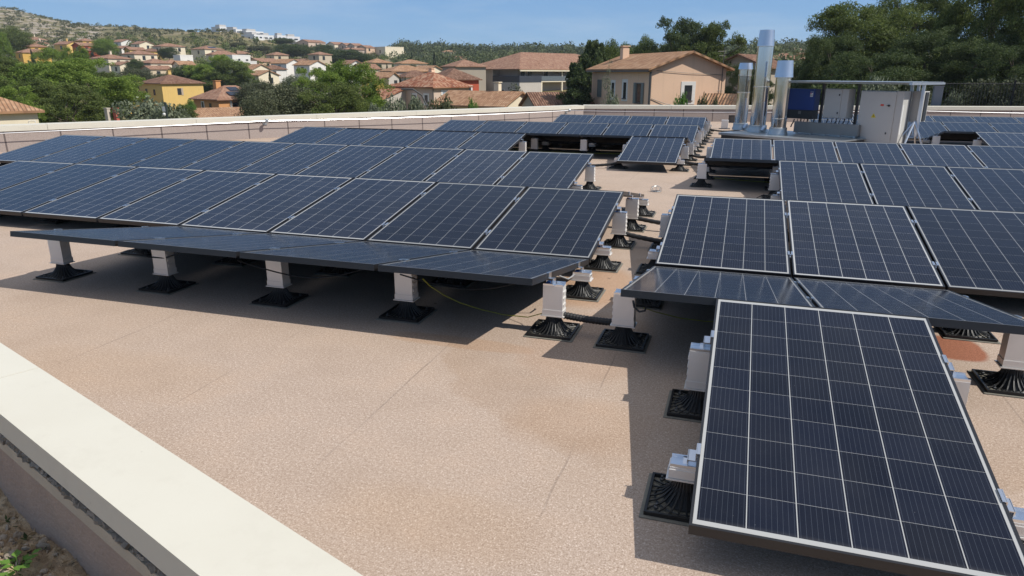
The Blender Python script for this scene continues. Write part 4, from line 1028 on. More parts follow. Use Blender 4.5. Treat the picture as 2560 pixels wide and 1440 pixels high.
# --- apartment building with loggias
W_, D_, hw = 34., 16.5, 6.0; DA = 146.
pc = at(1299, 182, DA); p, rz = view_frame(1299, DA, 44); ze = at(1299, 170, DA).z
off = Vector((W_/2, D_/2, 0)); off.rotate(Matrix.Rotation(rz, 3, 'Z')); p = Vector((pc.x, pc.y, 0)) + off
r = empty('apartment_building', (p.x, p.y, ze-hw), rz); wm = mat_wall(PAL['grey'], 'grey_render'); X, Yy = W_/2, D_/2; zs = hw-2.75; e1 = 6.2; e2 = 8.0
m = MB(); m.box(-X, -X+e1, -Yy, Yy, -6, zs); m.box(-X+e1, X, -Yy+2.4, Yy, -6, zs); m.box(-X+1.8, X, -Yy+2.4, Yy, zs+.2, hw); m.box(-X, -X+1.8, -Yy+e2, Yy, zs, hw); m.build('wall', wm, r)
me = roof_mesh('hip', W_, D_, hw, 3.3, .8); me.materials.append(TILE['red']); rf = link('roof', me, r)
cream = mat_wall(PAL['ivory'], 'ivory_render')
m = MB(); m.box(-X-.5, X+.6, -Yy-.72, -Yy-.40, hw-.62, hw-.20); m.build('fascia', cream, r)
m = MB(); m.box(-X-.02, X, -Yy-.02, -Yy+2.4, zs+.01, zs+.19); m.box(-X-.02, -X+1.8, -Yy+2.41, -Yy+e2, zs+.01, zs+.19); m.build('balcony_slab', cream, r)
m = MB(); m.box(-X-.06, -X+e1, -Yy-.06, -Yy-.025, zs+.0, zs+1.25); m.box(-X-.06, -X-.025, -Yy-.02, -Yy+e2, zs+.0, zs+1.25); m.build('balcony_parapet', simple('dark_blue_balustrade', (.035, .04, .055), .5), r)
m = MB(); m.box(-X+e1+.05, X, -Yy-.05, -Yy-.025, zs+.25, zs+1.2); m.build('balustrade', simple('smoked_glass', (.12, .14, .16), .25), r)
for x in (-X+e1+.2, -X+12.6, -X+19.):
    m = MB(); m.box(x-.17, x+.17, -Yy+.02, -Yy+.34, -6, zs); m.build('column', cream, r)
    if x > -X+8: m = MB(); m.box(x-.17, x+.17, -Yy+.02, -Yy+.34, zs+.2, hw-.2); m.build('column', cream, r)
for q in (('L', -3.2, zs+.75, .6, 1.3), ('L', -3.2, .5, .6, 1.3), ('L', 1.6, .3, 1.0, 1.5), ('L', 3.2, .3, 1.0, 1.5), ('L', 6.6, .3, 1.0, 1.5)): window(r, *q, W_, D_, S_PLAIN)
for x in (-X+3.2, -X+5.2, -X+10., -X+15.): window(r, 'F', x, zs+.3, 1.2, 2.0, W_, D_-4.8, dict(frame=.08))
tag(r, 'long grey apartment building with a red hip roof and dark balcony', 'apartment building')
# --- grey house, red house and neighbours
r, rf, wm = H('grey two-storey house with white framed windows and blue shutters', 1078, 213, 88, 5.9, 6.8, 43, 5.2, 'hip', 1.5, 'palepink', 'mixed', [
  ('F', -.9, 2.5, 1.2, 2.0, dict(frame=.2, pane=M_SHUT_B)), ('L', -2.2, 3.1, .85, 1.5, dict(frame=.2, pane=M_SHUT_B)), ('L', .15, 3.2, .55, .95, dict(frame=.2)), ('L', 2.2, 3.2, .55, .95, dict(frame=.2))], .45)
chimney(rf, 1.4, 1.4, 5.2, 7.0, .55, mat_wall(PAL['peach'], 'peach_render'))
m = MB(); m.tube([(-3.05, -3.5, 5.0), (-3.05, -3.5, -2)], .06, 6); m.build('downpipe', M_ZINC, r)
H('low annex with a mottled lean-to roof left of the grey house', 965, 243, 86, 3.0, 6.0, -38, 2.4, 'lean', 1.5, 'grey', 'mixed', [], .2)
H('small brick-red house peeping out between the grey house and the apartment building', 1130, 196, 112, 5.6, 7, 25, 5.2, 'hip', 1.5, 'red', 'brown', [('F', 1.0, 2.5, .9, 1.5, dict(frame=.25))], .4)
H('house with a brown hip roof behind the brick-red house', 1160, 165, 150, 6.5, 7, 25, 5, 'hip', 1.3, 'taupe', 'red', [], .4)
# --- yellow house
r, rf, wm = H('bright yellow two-storey house with a brown hip roof', 424, 206, 145, 8.6, 8.2, 30, 5.6, 'hip', 1.5, 'yellow', 'brown', [
  ('F', -.9, 3.3, .75, 1.25, dict(frame=.02, fm=M_SHUT_P, open=(1,), sm=M_SHUT_P)), ('L', -1.6, 3.3, .7, 1.1, S_DARK), ('L', 1.2, 3.3, .6, 1.0, S_DARK), ('L', 2.4, .4, .7, 1.2, S_DARK)], .45, [(.2, .6, .6, 2.1)])
H('low yellow annex with a sloping roof at the left of the yellow house', 335, 243, 143, 6.6, 5.0, 30, 2.6, 'gx', 1.2, 'ochre', 'brown', [], .3)
H('tall pale yellow gable wall behind the low yellow annex', 318, 236, 152, 4.5, 6, 20, 4, 'gy', 1.2, 'yellow', 'brown', [], .2)
# --- orange house with panels
r, rf, wm = H('orange house with solar panels and an air conditioner below its tiled roof', 571, 243, 112, 8.6, 6.6, 33, 4.6, 'hip', 1.75, 'orange', 'red', [
  ('F', -1.6, 2.4, .75, 1.5, S_DARK), ('L', -.9, 2.4, .55, 1.6, dict(frame=.12)), ('L', 1.1, 2.5, .5, 1.3, S_DARK)], .5, [(-1.6, .9, .8, 2.3)])
sl = math.atan2(1.75, 3.8)
for k in range(5):
    xx = -1.6+1.05*k if k < 4 else -.6+0; yy = -2.5 if k < 4 else -1.15
    m = MB(); Mx = Matrix.Translation((xx, yy, 4.6-.1+ (yy+3.8)*math.tan(sl)+.13)) @ Matrix.Rotation(sl, 4, 'X'); m.box(-.5 if k < 4 else -.5, .5 if k < 4 else 1.2, -.6, .6, 0, .04, Mx)
    m.build('roof_panel', simple('dark_roof_panel', (.02, .025, .04), .2, 0, .3, 4), rf)
m = MB(); m.box(-3.5, -2.5, -3.75, -3.31, 1.55, 2.3); m.build('air_conditioner', M_TRIM, r)
m = MB(); m.box(-2.45, -2.15, -3.40, -3.31, 1.4, 4.2); m.box(-2.45, -.1, -3.42, -3.32, 1.25, 1.4); m.build('cable_duct', M_TRIM, r)
H('low tiled roof directly in front of the orange house', 532, 292, 100, 7.2, 4.6, 12, 2.3, 'lean', 1.15, 'peach', 'orange', [], .3)
# --- cream house at the bottom left
H('cream house with a tiled hip roof cut off by the left edge of the photo', -102, 272, 44, 6.2, 5.6, 6, 3.6, 'hip', 1.25, 'ivory', 'orange', [('F', 1.7, 1.85, .75, .25, dict(frame=.03, fm=M_SHUT_P)), ('F', 2.75, .6, .30, 2.3, dict(frame=.03, pane=mat_wall(PAL['ivory'], 'ivory_render')))], .35)
# --- the hillside houses: label, centre px, eave py, distance, w, d, angle, wall height, roof, rise, wall, tile, windows
for q in [
 ('cream hip-roofed house highest on the far left of the hillside', 101, 99, 385, 8.5, 8, 28, 4.2, 'hip', 1.5, 'ivory', 'red'),
 ('small roof tucked just below the highest cream house on the left', 112, 108, 372, 6, 6, 25, 3, 'hip', 1.2, 'cream', 'red'),
 ('ochre yellow upper house above the big left pines', 97, 116, 262, 5.8, 5.5, 30, 4.2, 'hip', 1.2, 'ochre', 'red'),
 ('long ochre house with a cypress before it, above the big left pines', 92, 131, 250, 8.6, 6, 20, 4.5, 'hip', 1.2, 'ochre', 'red'),
 ('pale yellow gabled house with a small chimney, left of the red house', 180, 111, 300, 6.0, 7, 38, 4.6, 'gy', 1.2, 'yellow', 'red'),
 ('golden hip-roofed house just above the red house', 227, 102, 345, 6.2, 6, 30, 3.6, 'hip', 1.1, 'ochre', 'red'),
 ('vivid red house on the hillside left of the round green tree', 222, 114, 285, 6.2, 5.5, 30, 4.8, 'gx', 1.1, 'red', 'red'),
 ('low red wing with a tiled roof below the vivid red house', 236, 126, 280, 4.4, 4, 30, 3.0, 'hip', .8, 'red', 'red'),
 ('white gabled house right of the round green tree, upper one', 320, 105, 335, 7.0, 6.5, 35, 4.4, 'gy', 1.2, 'white', 'red'),
 ('cream gabled house with a front window beside the upper white gable', 366, 110, 325, 6.6, 6, 32, 4.2, 'gy', 1.2, 'ivory', 'red'),
 ('bright white gabled house directly right of the round green tree', 316, 121, 285, 5.4, 5, 40, 4.2, 'gy', 1.0, 'white', 'red'),
 ('low yellow house right of the bright white gable', 345, 124, 280, 5.8, 4.5, 25, 3.2, 'gx', .9, 'yellow', 'red'),
 ('dark roofed small house between the yellow house and the cypress', 385, 128, 290, 6.2, 5, 28, 3.4, 'hip', 1.0, 'yellow', 'brown'),
 ('cream two-storey house under the low yellow house', 355, 135, 255, 8.4, 7.2, 33, 4.6, 'hip', 1.2, 'cream', 'red'),
 ('cream house with a wide hip roof right of the white gables', 430, 116, 300, 9.6, 8, 25, 4.4, 'hip', 1.2, 'ivory', 'red'),
 ('cream two-storey house with a small chimney beside the big left pines', 283, 146, 235, 9.0, 8, 40, 4.8, 'hip', 1.2, 'cream', 'red'),
 ('small cream gabled annex below the two-storey house by the pines', 313, 162, 226, 5.6, 5, 30, 2.8, 'gy', 1.0, 'ivory', 'red'),
 ('cream house with a gabled annex at the top of the olive trees', 390, 157, 222, 7.0, 6.2, 35, 4.6, 'hip', 1.2, 'cream', 'red'),
 ('pale annex with a shallow gable just above the bright yellow house', 393, 172, 212, 6.4, 4.6, 28, 2.6, 'gx', .9, 'sand', 'red'),
 ('low tiled roof right of the house above the olive trees', 432, 157, 230, 5.0, 4.5, 30, 3.0, 'hip', 1.0, 'taupe', 'red'),
 ('low orange roof half hidden by the middle pine', 462, 161, 215, 4.6, 4, 25, 3.0, 'gx', 1.0, 'ivory', 'orange'),
 ('cream house with dark panels on its roof near the track', 525, 123, 300, 9.0, 8.4, 38, 4.4, 'hip', 1.4, 'ivory', 'red'),
 ('tiled house behind the white flat-roofed box', 560, 136, 262, 9.0, 6.5, 20, 3.6, 'hip', 1.3, 'cream', 'red'),
 ('far pink house with a hip roof beside a cypress below the white estate', 605, 134, 320, 8.2, 6, 25, 3.6, 'hip', 1.1, 'palepink', 'red'),
 ('pink gabled house at the head of the middle row of houses', 662, 154, 270, 9.4, 6.5, 40, 3.6, 'gx', 1.2, 'pink', 'red'),
 ('white gabled two-storey house, left of the bright white pair', 718, 158, 215, 6.2, 6, 45, 4.8, 'gy', 1.2, 'white', 'orange'),
 ('white gabled two-storey house, right of the bright white pair', 776, 162, 208, 6.4, 6, 45, 4.6, 'gy', 1.2, 'white', 'orange'),
 ('small white gable peeping out behind the bright white pair', 757, 155, 235, 4.6, 4.5, 35, 4.0, 'gy', 1.0, 'white', 'red'),
 ('cream gabled house in front of the pink gable', 635, 173, 195, 6.2, 6, 40, 3.8, 'gy', 1.3, 'ivory', 'orange'),
 ('low cream gabled house below the cream gable at the edge of the middle pine', 657, 187, 180, 5.8, 4.6, 35, 3.0, 'gy', 1.1, 'ivory', 'orange'),
 ('tiled roof between the cream gable and the bright white pair', 684, 172, 205, 5.6, 4.5, 25, 3.0, 'hip', 1.0, 'white', 'brown'),
 ('cream two-storey house left of the round dark trees', 697, 137, 290, 6.2, 6, 30, 4.6, 'hip', 1.1, 'sand', 'red'),
 ('plain grey-cream house between the dark tree groups', 803, 136, 275, 6.0, 6, 40, 5.2, 'hip', 1.0, 'beige', 'red'),
 ('white gable end hidden behind the bright pine crown', 880, 160, 190, 4.2, 4, 35, 4.2, 'gy', 1.0, 'white', 'red'),
 ('tiled house left of the two cypresses', 944, 156, 215, 6.2, 6, 28, 4.8, 'hip', 1.1, 'beige', 'orange'),
 ('small tiled house behind the bright pine beside the cypresses', 915, 171, 180, 4.8, 5, 30, 4.6, 'gx', 1.1, 'ivory', 'red'),
 ('cream hip-roofed house with a round bush before it', 1027, 158, 230, 8.4, 7, 20, 4.4, 'hip', 1.1, 'ivory', 'orange'),
 ('wide terracotta hip-roofed house in the hollow beside the cypresses', 1012, 177, 165, 9.2, 7, 25, 4.6, 'hip', 1.2, 'palepink', 'orange'),
 ('cream gable attached behind the wide terracotta house', 1068, 175, 170, 5.2, 5, 45, 3.8, 'gy', 1.0, 'ivory', 'orange'),
 ('dark hip-roofed cream house in front of the wide terracotta house', 1037, 191, 150, 6.4, 5.5, 20, 4.6, 'hip', 1.2, 'ivory', 'brown'),
 ('narrow golden house at the right edge of the bright pine', 930, 196, 140, 3.2, 3.5, 20, 5.2, 'hip', .8, 'ochre', 'brown'),
 ('grey gable with pale roof left of the small cypresses', 960, 192, 145, 3.6, 4.5, 55, 4.6, 'gy', .9, 'grey', 'orange'),
 ('tiled cream house on the right-hand horizon, seen left of the tallest flue', 1853, 147, 190, 8.0, 6, 20, 4.5, 'hip', .9, 'ivory', 'orange'),
 ('terracotta-roofed house seen between the tallest and right-hand flues', 1955, 147, 150, 7.8, 7, 10, 4.6, 'hip', 1.1, 'ochre', 'red'),
 ('distant beige house on the skyline left of the big right pines', 1985, 127, 300, 9., 7, 15, 4.2, 'hip', .9, 'beige', 'red'),
 ('pale yellow house half hidden by the big right pines', 1992, 143, 190, 6.4, 6, 20, 4.5, 'gy', 1.0, 'yellow', 'red'),
 ('long beige terrace on the ridge, left of the dark ridge trees', 755, 108, 455, 7., 8, 15, 4.4, 'gx', 1.2, 'beige', 'red'),
 ('long beige terrace on the ridge, right of the white estate', 785, 106, 450, 14.5, 9, 45, 4.6, 'gx', 1.5, 'palepink', 'red'),
 ('ridge terrace house in the middle of the beige terraces', 845, 111, 445, 8.0, 8, 35, 4.6, 'gx', 1.4, 'ivory', 'red'),
 ('ridge terrace house second from the white flat-roofed hall', 871, 113, 440, 6.0, 7, 35, 4.6, 'gx', 1.3, 'palepink', 'red'),
 ('ridge terrace house next to the white flat-roofed hall', 892, 114, 435, 6.0, 7, 35, 4.8, 'gx', 1.3, 'palepink', 'red'),
 ('lowest ridge terrace house, stepping down to the right', 918, 119, 425, 6.2, 8, 40, 4.6, 'gx', 1.3, 'pink', 'red'),
 ('small porch house below the ridge terraces', 896, 124, 405, 6.4, 5, 20, 3.2, 'gx', .9, 'palepink', 'red'),
 ('white-walled small house below the ridge terraces', 874, 123, 408, 5.2, 5, 25, 3.4, 'hip', .9, 'white', 'red'),
 ('lone pale villa in the woodland on the horizon', 1123, 129, 420, 7.0, 5, 15, 2.6, 'hip', .8, 'ivory', 'orange'),
 ('small tiled house on the rocky slope in front of the woodland', 1145, 146, 310, 5.2, 4, 35, 3.0, 'gx', .9, 'ivory', 'red')]:
    lab, px, ev, D, w_, d_, a, hw, kind, rise, wl, tl = q
    wins = [('F', -.8 if kind != 'gy' else .6, hw-2.0, 1.0, 1.3, S_DARK), ('L', .3, hw-1.9, .9, 1.2, S_DARK)]
    if w_ > 8: wins.append(('F', 2.4, hw-2.0, 1.0, 1.3, S_DARK))
    ch = [(.8, .9, .6, rise+.9)] if 'chimney' in lab or 'highest' in lab else None
    r, rf, wm = H(lab, px, ev, D, w_, d_, a, hw, kind, rise, wl, tl, wins, .35, ch)
    if 'dark panels' in lab:
        m = MB(); s = math.atan2(rise, d_/2); m.box(-1.5, 2.2, -.8, .8, 0, .05, Matrix.Translation((0, -2.4, hw+rise*.45)) @ Matrix.Rotation(s, 4, 'X')); m.build('roof_panel', MATS['dark_roof_panel'], rf)
# flat-roofed white boxes
def flat(lab, px, top, D, w_, d_, a, hw, wl='white', wins=(), name='house', extra=None, cat='house'):
    r, rf, wm = H(lab, px, top, D, w_, d_, a, hw, 'flat', 0, wl, 'red', wins, 0, None, name, cat)
    m = MB(); X, Yy = w_/2, d_/2
    for b in ((-X-.04, X+.04, -Yy-.04, -Yy+.2), (-X-.04, X+.04, Yy-.2, Yy+.04), (-X-.04, -X+.2, -Yy+.2, Yy-.2), (X-.2, X+.04, -Yy+.2, Yy-.2)): m.box(*b, hw+.002, hw+.3)
    m.build('roof_edge', wm, r); return r
flat('white flat-roofed box house right of the middle pine', 600, 140, 245, 6.0, 5, 22, 4.2, 'white', [('F', -.8, 1.6, .6, 1.6, S_DARK), ('F', 1.8, 2.4, .7, .7, S_DARK)])
flat('white single-storey wing in front of the white box house', 608, 155, 238, 8.2, 4, 15, 2.6, 'white', [('F', 1.5, .6, .9, 1.6, S_DARK)])
flat('white flat-roofed box half hidden left of the middle pine', 463, 140, 240, 4.4, 4, 30, 4.2, 'white', [('F', .5, 1.8, .7, 1.0, S_DARK)])
flat('long pale flat-roofed hall at the end of the ridge terraces', 973, 119, 430, 13.5, 12, 38, 4.6, 'ivory', [('L', 1.2, 1.4, .9, 1.6, S_DARK)], 'hall', cat='hall')
for lab, px, top, D, w_, d_, a, hw in [('uppermost white block of the hilltop estate with a stepped roof', 567, 69, 470, 9., 8.5, 35, 8), ('second white block of the hilltop estate with stacked balconies', 594, 75, 455, 7., 9.5, 52, 8.), ('third white block of the hilltop estate', 636, 80, 450, 13., 8, 40, 8),
      ('lower white block with dark balcony bands in front of the estate', 640, 88, 430, 7.5, 9.5, 48, 8.), ('slim white block with a terrace right of the estate middle', 672, 90, 440, 7, 7, 30, 7.), ('white stepped block near the right end of the estate', 706, 90, 445, 6.0, 6, 30, 7), ('grey round-fronted block closing the right end of the estate', 735, 93, 450, 8.6, 6, 25, 7.5)]:
    r = flat(lab, px, top, D, w_, d_, a, hw, 'block', [('F', (i-.5)*w_*.42, z, w_*.26, 1.5, dict(frame=.05, fm=M_SHUT_B)) for i in (0, 1) for z in (hw-2.4, hw-5.2)] + [('L', 1.0, hw-2.4, .9, 1.2, S_DARK)], 'apartment_block', cat='apartment block')
    m = MB()
    for z in (hw-2.7, hw-5.5): m.box(-w_*.45, w_*.45, -d_/2-1.3, -d_/2-.001, z-.15, z); m.box(-w_*.45, w_*.45, -d_/2-1.3, -d_/2-1.22, z, z+.9)
    m.build('balcony', mat_wall((.66, .66, .65), 'pale_concrete'), r)
    m = MB(); m.box(-w_*.3, w_*.2, -d_*.2, d_*.3, hw+.31, hw+1.6); m.build('roof_storey', mat_wall((.45, .43, .41), 'grey_render_b'), r)
# dark roof edge behind the left flue
H('brown house whose shaded gable shows left of the leftmost flue', 1872, 165, 72, 5.2, 4.6, -25, 4, 'gy', 1.1, 'taupe', 'brown', [], .5)
# street lamps and posts
def lamp(px, D, top, side, lab, hook=True):
    p = at(px, 182, D); zt_ = at(px, top, D).z; zb = ground_z(p.x, p.y); r = empty('street_lamp', (p.x, p.y, zb)); h = zt_-zb; rt = Vector((_cy, _sy, 0))*side
    m = MB(); pts = [(0, 0, -.3), (0, 0, h*.62), tuple(Vector((0, 0, h*.8))+rt*.12), tuple(Vector((0, 0, h*.93))+rt*.45), tuple(Vector((0, 0, h))+rt*1.0)]; m.tube(pts, [.09, .07, .06, .05, .045], 8); m.build('pole', M_ZINC, r, True)
    m = MB(); c = Vector((0, 0, h))+rt*1.35; m.box(-.4, .4, -.13, .13, -.06, .05, Matrix.Translation(c) @ Matrix.Rotation(YAW, 4, 'Z')); m.build('lamp_head', M_ZINC, r, bevel=.03)
    m = MB(); m.box(-.14, .14, -.1, .1, h*.60, h*.72); m.build('junction_box', M_ZINC, r)
    tag(r, lab, 'street lamp')
lamp(1070, 47, 223, -1, 'dark street lamp with a curved arm in front of the grey house')
p = at(416, 280, 45); r = empty('camera_mast', (p.x, p.y, ground_z(p.x, p.y))); zt_ = at(416, 256, 45).z-r.location.z
m = MB(); m.tube([(0, 0, -.3), (0, 0, zt_)], .075, 8); m.build('pole', simple('dark_green_pole', (.02, .03, .028), .5), r); m = MB(); m.box(-.22, .0, -.08, .08, zt_-.55, zt_-.25); m.build('box', M_TRIM, r); m = MB(); m.lathe([(.02, .10), (.09, .08), (.12, 0), (.09, -.08), (.02, -.10)], 12, (-.12, -.05, zt_-.72)); m.build('dome_camera', M_TRIM, r, True)
tag(r, 'dark green mast with a white dome camera, right of the silvery olives', 'mast')
p = at(373, 280, 50); m = MB(); m.tube([(0, 0, -.3), (0, 0, at(373, 265, 50).z-ground_z(p.x, p.y))], .06, 8); o = m.build('green_post', MATS['dark_green_pole'], None); o.location = (p.x, p.y, ground_z(p.x, p.y)); tag(o, 'thin dark green post standing in front of the silvery olives', 'post')
for px, mt, lab in ((269, simple('cream_pillar', (.5, .44, .36), .8), 'cream gate pillar at the foot of the big left pines'), (290, simple('brick_pillar', (.42, .10, .07), .8), 'red gate pillar right of the cream gate pillar')):
    p = at(px, 285, 62); h = at(px, 272, 62).z - ground_z(p.x, p.y); m = MB(); m.box(-.16, .16, -.16, .16, -.3, h); m.box(-.2, .2, -.2, .2, h, h+.08); o = m.build('gate_pillar', mt, None); o.location = (p.x, p.y, ground_z(p.x, p.y)); tag(o, lab, 'pillar')
# ------------------------------------------------------------------ trees
def quads_mesh(name, C, N, S, asp, rng, mt):
    """leaf quads: centres C, rough facing N, size S"""
    k = len(C); a = rng.normal(size=(k, 3)); N = N + .9*rng.normal(size=(k, 3)); N /= np.linalg.norm(N, axis=1)[:, None]
    U = np.cross(N, a); U /= np.linalg.norm(U, axis=1)[:, None]; Vv = np.cross(N, U)
    U = U*S[:, None]; Vv = Vv*(S*asp)[:, None]
    P = np.stack([C-U, C-Vv*.9+U*.1, C+U, C+Vv], 1).reshape(-1, 3)
    me = bpy.data.meshes.new(name); me.vertices.add(4*k); me.vertices.foreach_set('co', P.ravel())
    me.loops.add(4*k); me.loops.foreach_set('vertex_index', np.arange(4*k)); me.polygons.add(k); me.polygons.foreach_set('loop_start', np.arange(0, 4*k, 4)); me.polygons.foreach_set('loop_total', np.full(k, 4))
    me.update(); me.validate(); me.materials.append(mt); return me
def crown_puffs(kind, rng, n):
    out = []
    if kind == 'cypress':
        for i in range(n):
            z = rng.uniform(.03, .98); rr = .5*(1-z)**.55*min(1, z*6)**.5; a = rng.uniform(0, 6.28); r = rr*math.sqrt(rng.uniform(0, 1)); out.append((r*math.cos(a)*.8, r*math.sin(a)*.8, z, .10*(1.15-z), .06))
    elif kind == 'conifer':
        for i in range(n):
            z = rng.uniform(.06, .97); tier = .75+.25*math.cos(z*38); rr = .5*(1-z)**.62*tier+.03; a = rng.uniform(0, 6.28); r = rr*rng.uniform(.35, 1.); out.append((r*math.cos(a), r*math.sin(a), z-.05*r, .10*(1.2-z), .035))
    elif kind == 'round':
        for i in range(n):
            v = rng.normal(size=3); v /= np.linalg.norm(v); q = rng.uniform(.35, 1.)**.6; out.append((v[0]*.40*q, v[1]*.40*q, .55+v[2]*.38*q, rng.uniform(.09, .16), rng.uniform(.06, .11)))
    elif kind == 'shrub':
        for i in range(n):
            v = rng.normal(size=3); v /= np.linalg.norm(v); q = rng.uniform(.2, 1.)**.6; out.append((v[0]*.40*q, v[1]*.40*q, .42+v[2]*.40*q, rng.uniform(.10, .17), rng.uniform(.08, .14)))
    elif kind == 'sapling':
        for i in range(n):
            z = rng.uniform(.25, 1.); a = rng.uniform(0, 6.28); r = .45*rng.uniform(.1, 1)*(1.1-z)**.5; out.append((r*math.cos(a), r*math.sin(a), z, .10, .03))
    elif kind == 'dense':   # full rounded head made of many boughs, down to the ground
        lobes = []
        for i in range(44):
            v = rng.normal(size=3); v /= np.linalg.norm(v); q = rng.uniform(.55, 1.); zc = .54+v[2]*.40*q; w_ = 1. if zc > .3 else .85
            lobes.append((v[0]*.37*q*w_, v[1]*.37*q*w_, zc, rng.uniform(.085, .145)))
        for i in range(n):
            L = lobes[rng.integers(len(lobes))]; v = rng.normal(size=3); v /= np.linalg.norm(v); v[2] = abs(v[2])*1.1-.35; q = rng.uniform(.5, 1.08)
            out.append((L[0]+v[0]*L[3]*q, L[1]+v[1]*L[3]*q, L[2]+v[2]*L[3]*.85*q, rng.uniform(.030, .060), rng.uniform(.024, .042)))
    else:   # pine: lobes on a leaning, many-headed crown
        lobes = []
        nl = 9
        for i in range(nl):
            a = i*2.4+rng.uniform(-.5, .5); r = .30*math.sqrt((i+.4)/nl); z = .80-.40*(r/.33)**2*rng.uniform(.55, 1.15)+rng.uniform(-.05, .08); lobes.append((r*math.cos(a), r*math.sin(a), z, rng.uniform(.15, .22)))
        lobes += [(rng.uniform(-.25, .25), rng.uniform(-.25, .25), rng.uniform(.22, .42), rng.uniform(.12, .18)) for _ in range(4)] + [(.30*math.cos(k*1.1), .30*math.sin(k*1.1), rng.uniform(.10, .32), rng.uniform(.12, .17)) for k in range(6)]
        for i in range(n):
            L = lobes[rng.integers(len(lobes))]; v = rng.normal(size=3); v /= np.linalg.norm(v); v[2] = abs(v[2])*.9-.25; q = rng.uniform(.55, 1.05)
            out.append((L[0]+v[0]*L[3]*q, L[1]+v[1]*L[3]*q, L[2]+v[2]*L[3]*q, rng.uniform(.045, .085), rng.uniform(.030, .055)))
    return np.array(out)
def tree_proto(kind, seed, n_puff, per, leaf, asp=.45):
    rng = np.random.default_rng(seed); pf = crown_puffs(kind, rng, n_puff)
    C = []; N = []; S = []
    for x, y, z, rx, rz in pf:
        v = rng.normal(size=(per, 3)); v /= np.linalg.norm(v, axis=1)[:, None]; q = rng.uniform(.25, 1.12, per)[:, None]**.5
        C.append(np.array([x, y, z])+v*q*np.array([rx, rx, rz])); N.append(v*np.array([1, 1, 1.3])); S.append(leaf*rng.uniform(.55, 1.35, per))
    C = np.concatenate(C); kz = .985/np.percentile(C[:, 2], 99.6); kr = .49/np.percentile(np.hypot(C[:, 0], C[:, 1]), 96); kr = min(kr, 1.35)
    C *= np.array([kr, kr, kz]); pf = pf*np.array([kr, kr, kz, 1, 1]); C[:, 2] = np.clip(C[:, 2], .005, 1.06)
    crown = quads_mesh('crown', C, np.concatenate(N), np.concatenate(S), asp, rng, LEAF['pine'])
    m = MB(); ht = {'dense': .7, 'pine': .62, 'round': .5, 'cypress': .7, 'conifer': .9, 'shrub': .3, 'sapling': .95}[kind]; r0 = {'dense': .022, 'pine': .026, 'round': .03, 'cypress': .03, 'conifer': .03, 'shrub': .02, 'sapling': .012}[kind]
    lean = rng.uniform(-.05, .05, 2)
    sp = [(lean[0]*t*t, lean[1]*t*t, ht*t-.06*(t == 0)) for t in (0, .25, .5, .75, 1)]
    m.tube(sp, [r0*1.25, r0, r0*.85, r0*.65, r0*.35], 8)
    if kind in ('dense', 'pine', 'round', 'shrub', 'sapling'):
        idx = rng.choice(len(pf), 12 if kind != 'sapling' else 14, replace=False)
        for i in idx:
            t = rng.uniform(.35, .95); a = Vector((lean[0]*t*t, lean[1]*t*t, ht*t)); b = Vector(pf[i][:3])
            m.tube([a, a.lerp(b, .5)+Vector((0, 0, -.02)), b], [r0*.5, r0*.32, r0*.12], 5)
    return crown, m.mesh('trunk', M_BARK, True)
PROTO = {'pine0': tree_proto('pine', 1, 430, 100, .0115), 'pine1': tree_proto('pine', 2, 430, 100, .0115), 'pine2': tree_proto('pine', 5, 400, 100, .0115), 'bigpine0': tree_proto('dense', 7, 900, 95, .0085), 'bigpine1': tree_proto('dense', 9, 900, 95, .0085), 'dense0': tree_proto('dense', 15, 640, 85, .0105), 'dense1': tree_proto('dense', 16, 640, 85, .0105),
         'round0': tree_proto('round', 3, 190, 170, .013, .6), 'round1': tree_proto('round', 4, 190, 170, .013, .6), 'cypress': tree_proto('cypress', 6, 150, 60, .022), 'conifer': tree_proto('conifer', 8, 420, 60, .020),
         'shrub0': tree_proto('shrub', 10, 90, 110, .028, .55), 'shrub1': tree_proto('shrub', 12, 90, 110, .028, .55), 'sapling': tree_proto('sapling', 11, 70, 22, .014, .6)}
_tr = random.Random(5)
def tree(kind, leaf, px, top, wpx, D, lab, name='tree', cat='tree', group=None, zb=None):
    p = at(px, 182, D); zt_ = at(px, top, D).z; z0 = ground_z(p.x, p.y) if zb is None else zb
    h = max(.5, zt_-z0); w_ = wpx*D/F_PX; r = empty(name, (p.x, p.y, z0), _tr.uniform(0, 6.28)); cr, tk = PROTO[kind]
    t = link('trunk', tk, r); t.scale = (min(w_*1.2, h), min(w_*1.2, h), h); c = link('crown', cr, r); c.scale = (w_*1.05, w_*1.05, h)
    c.material_slots[0].link = 'OBJECT'; c.material_slots[0].material = LEAF[leaf]; tag(r, lab, cat, group); return r
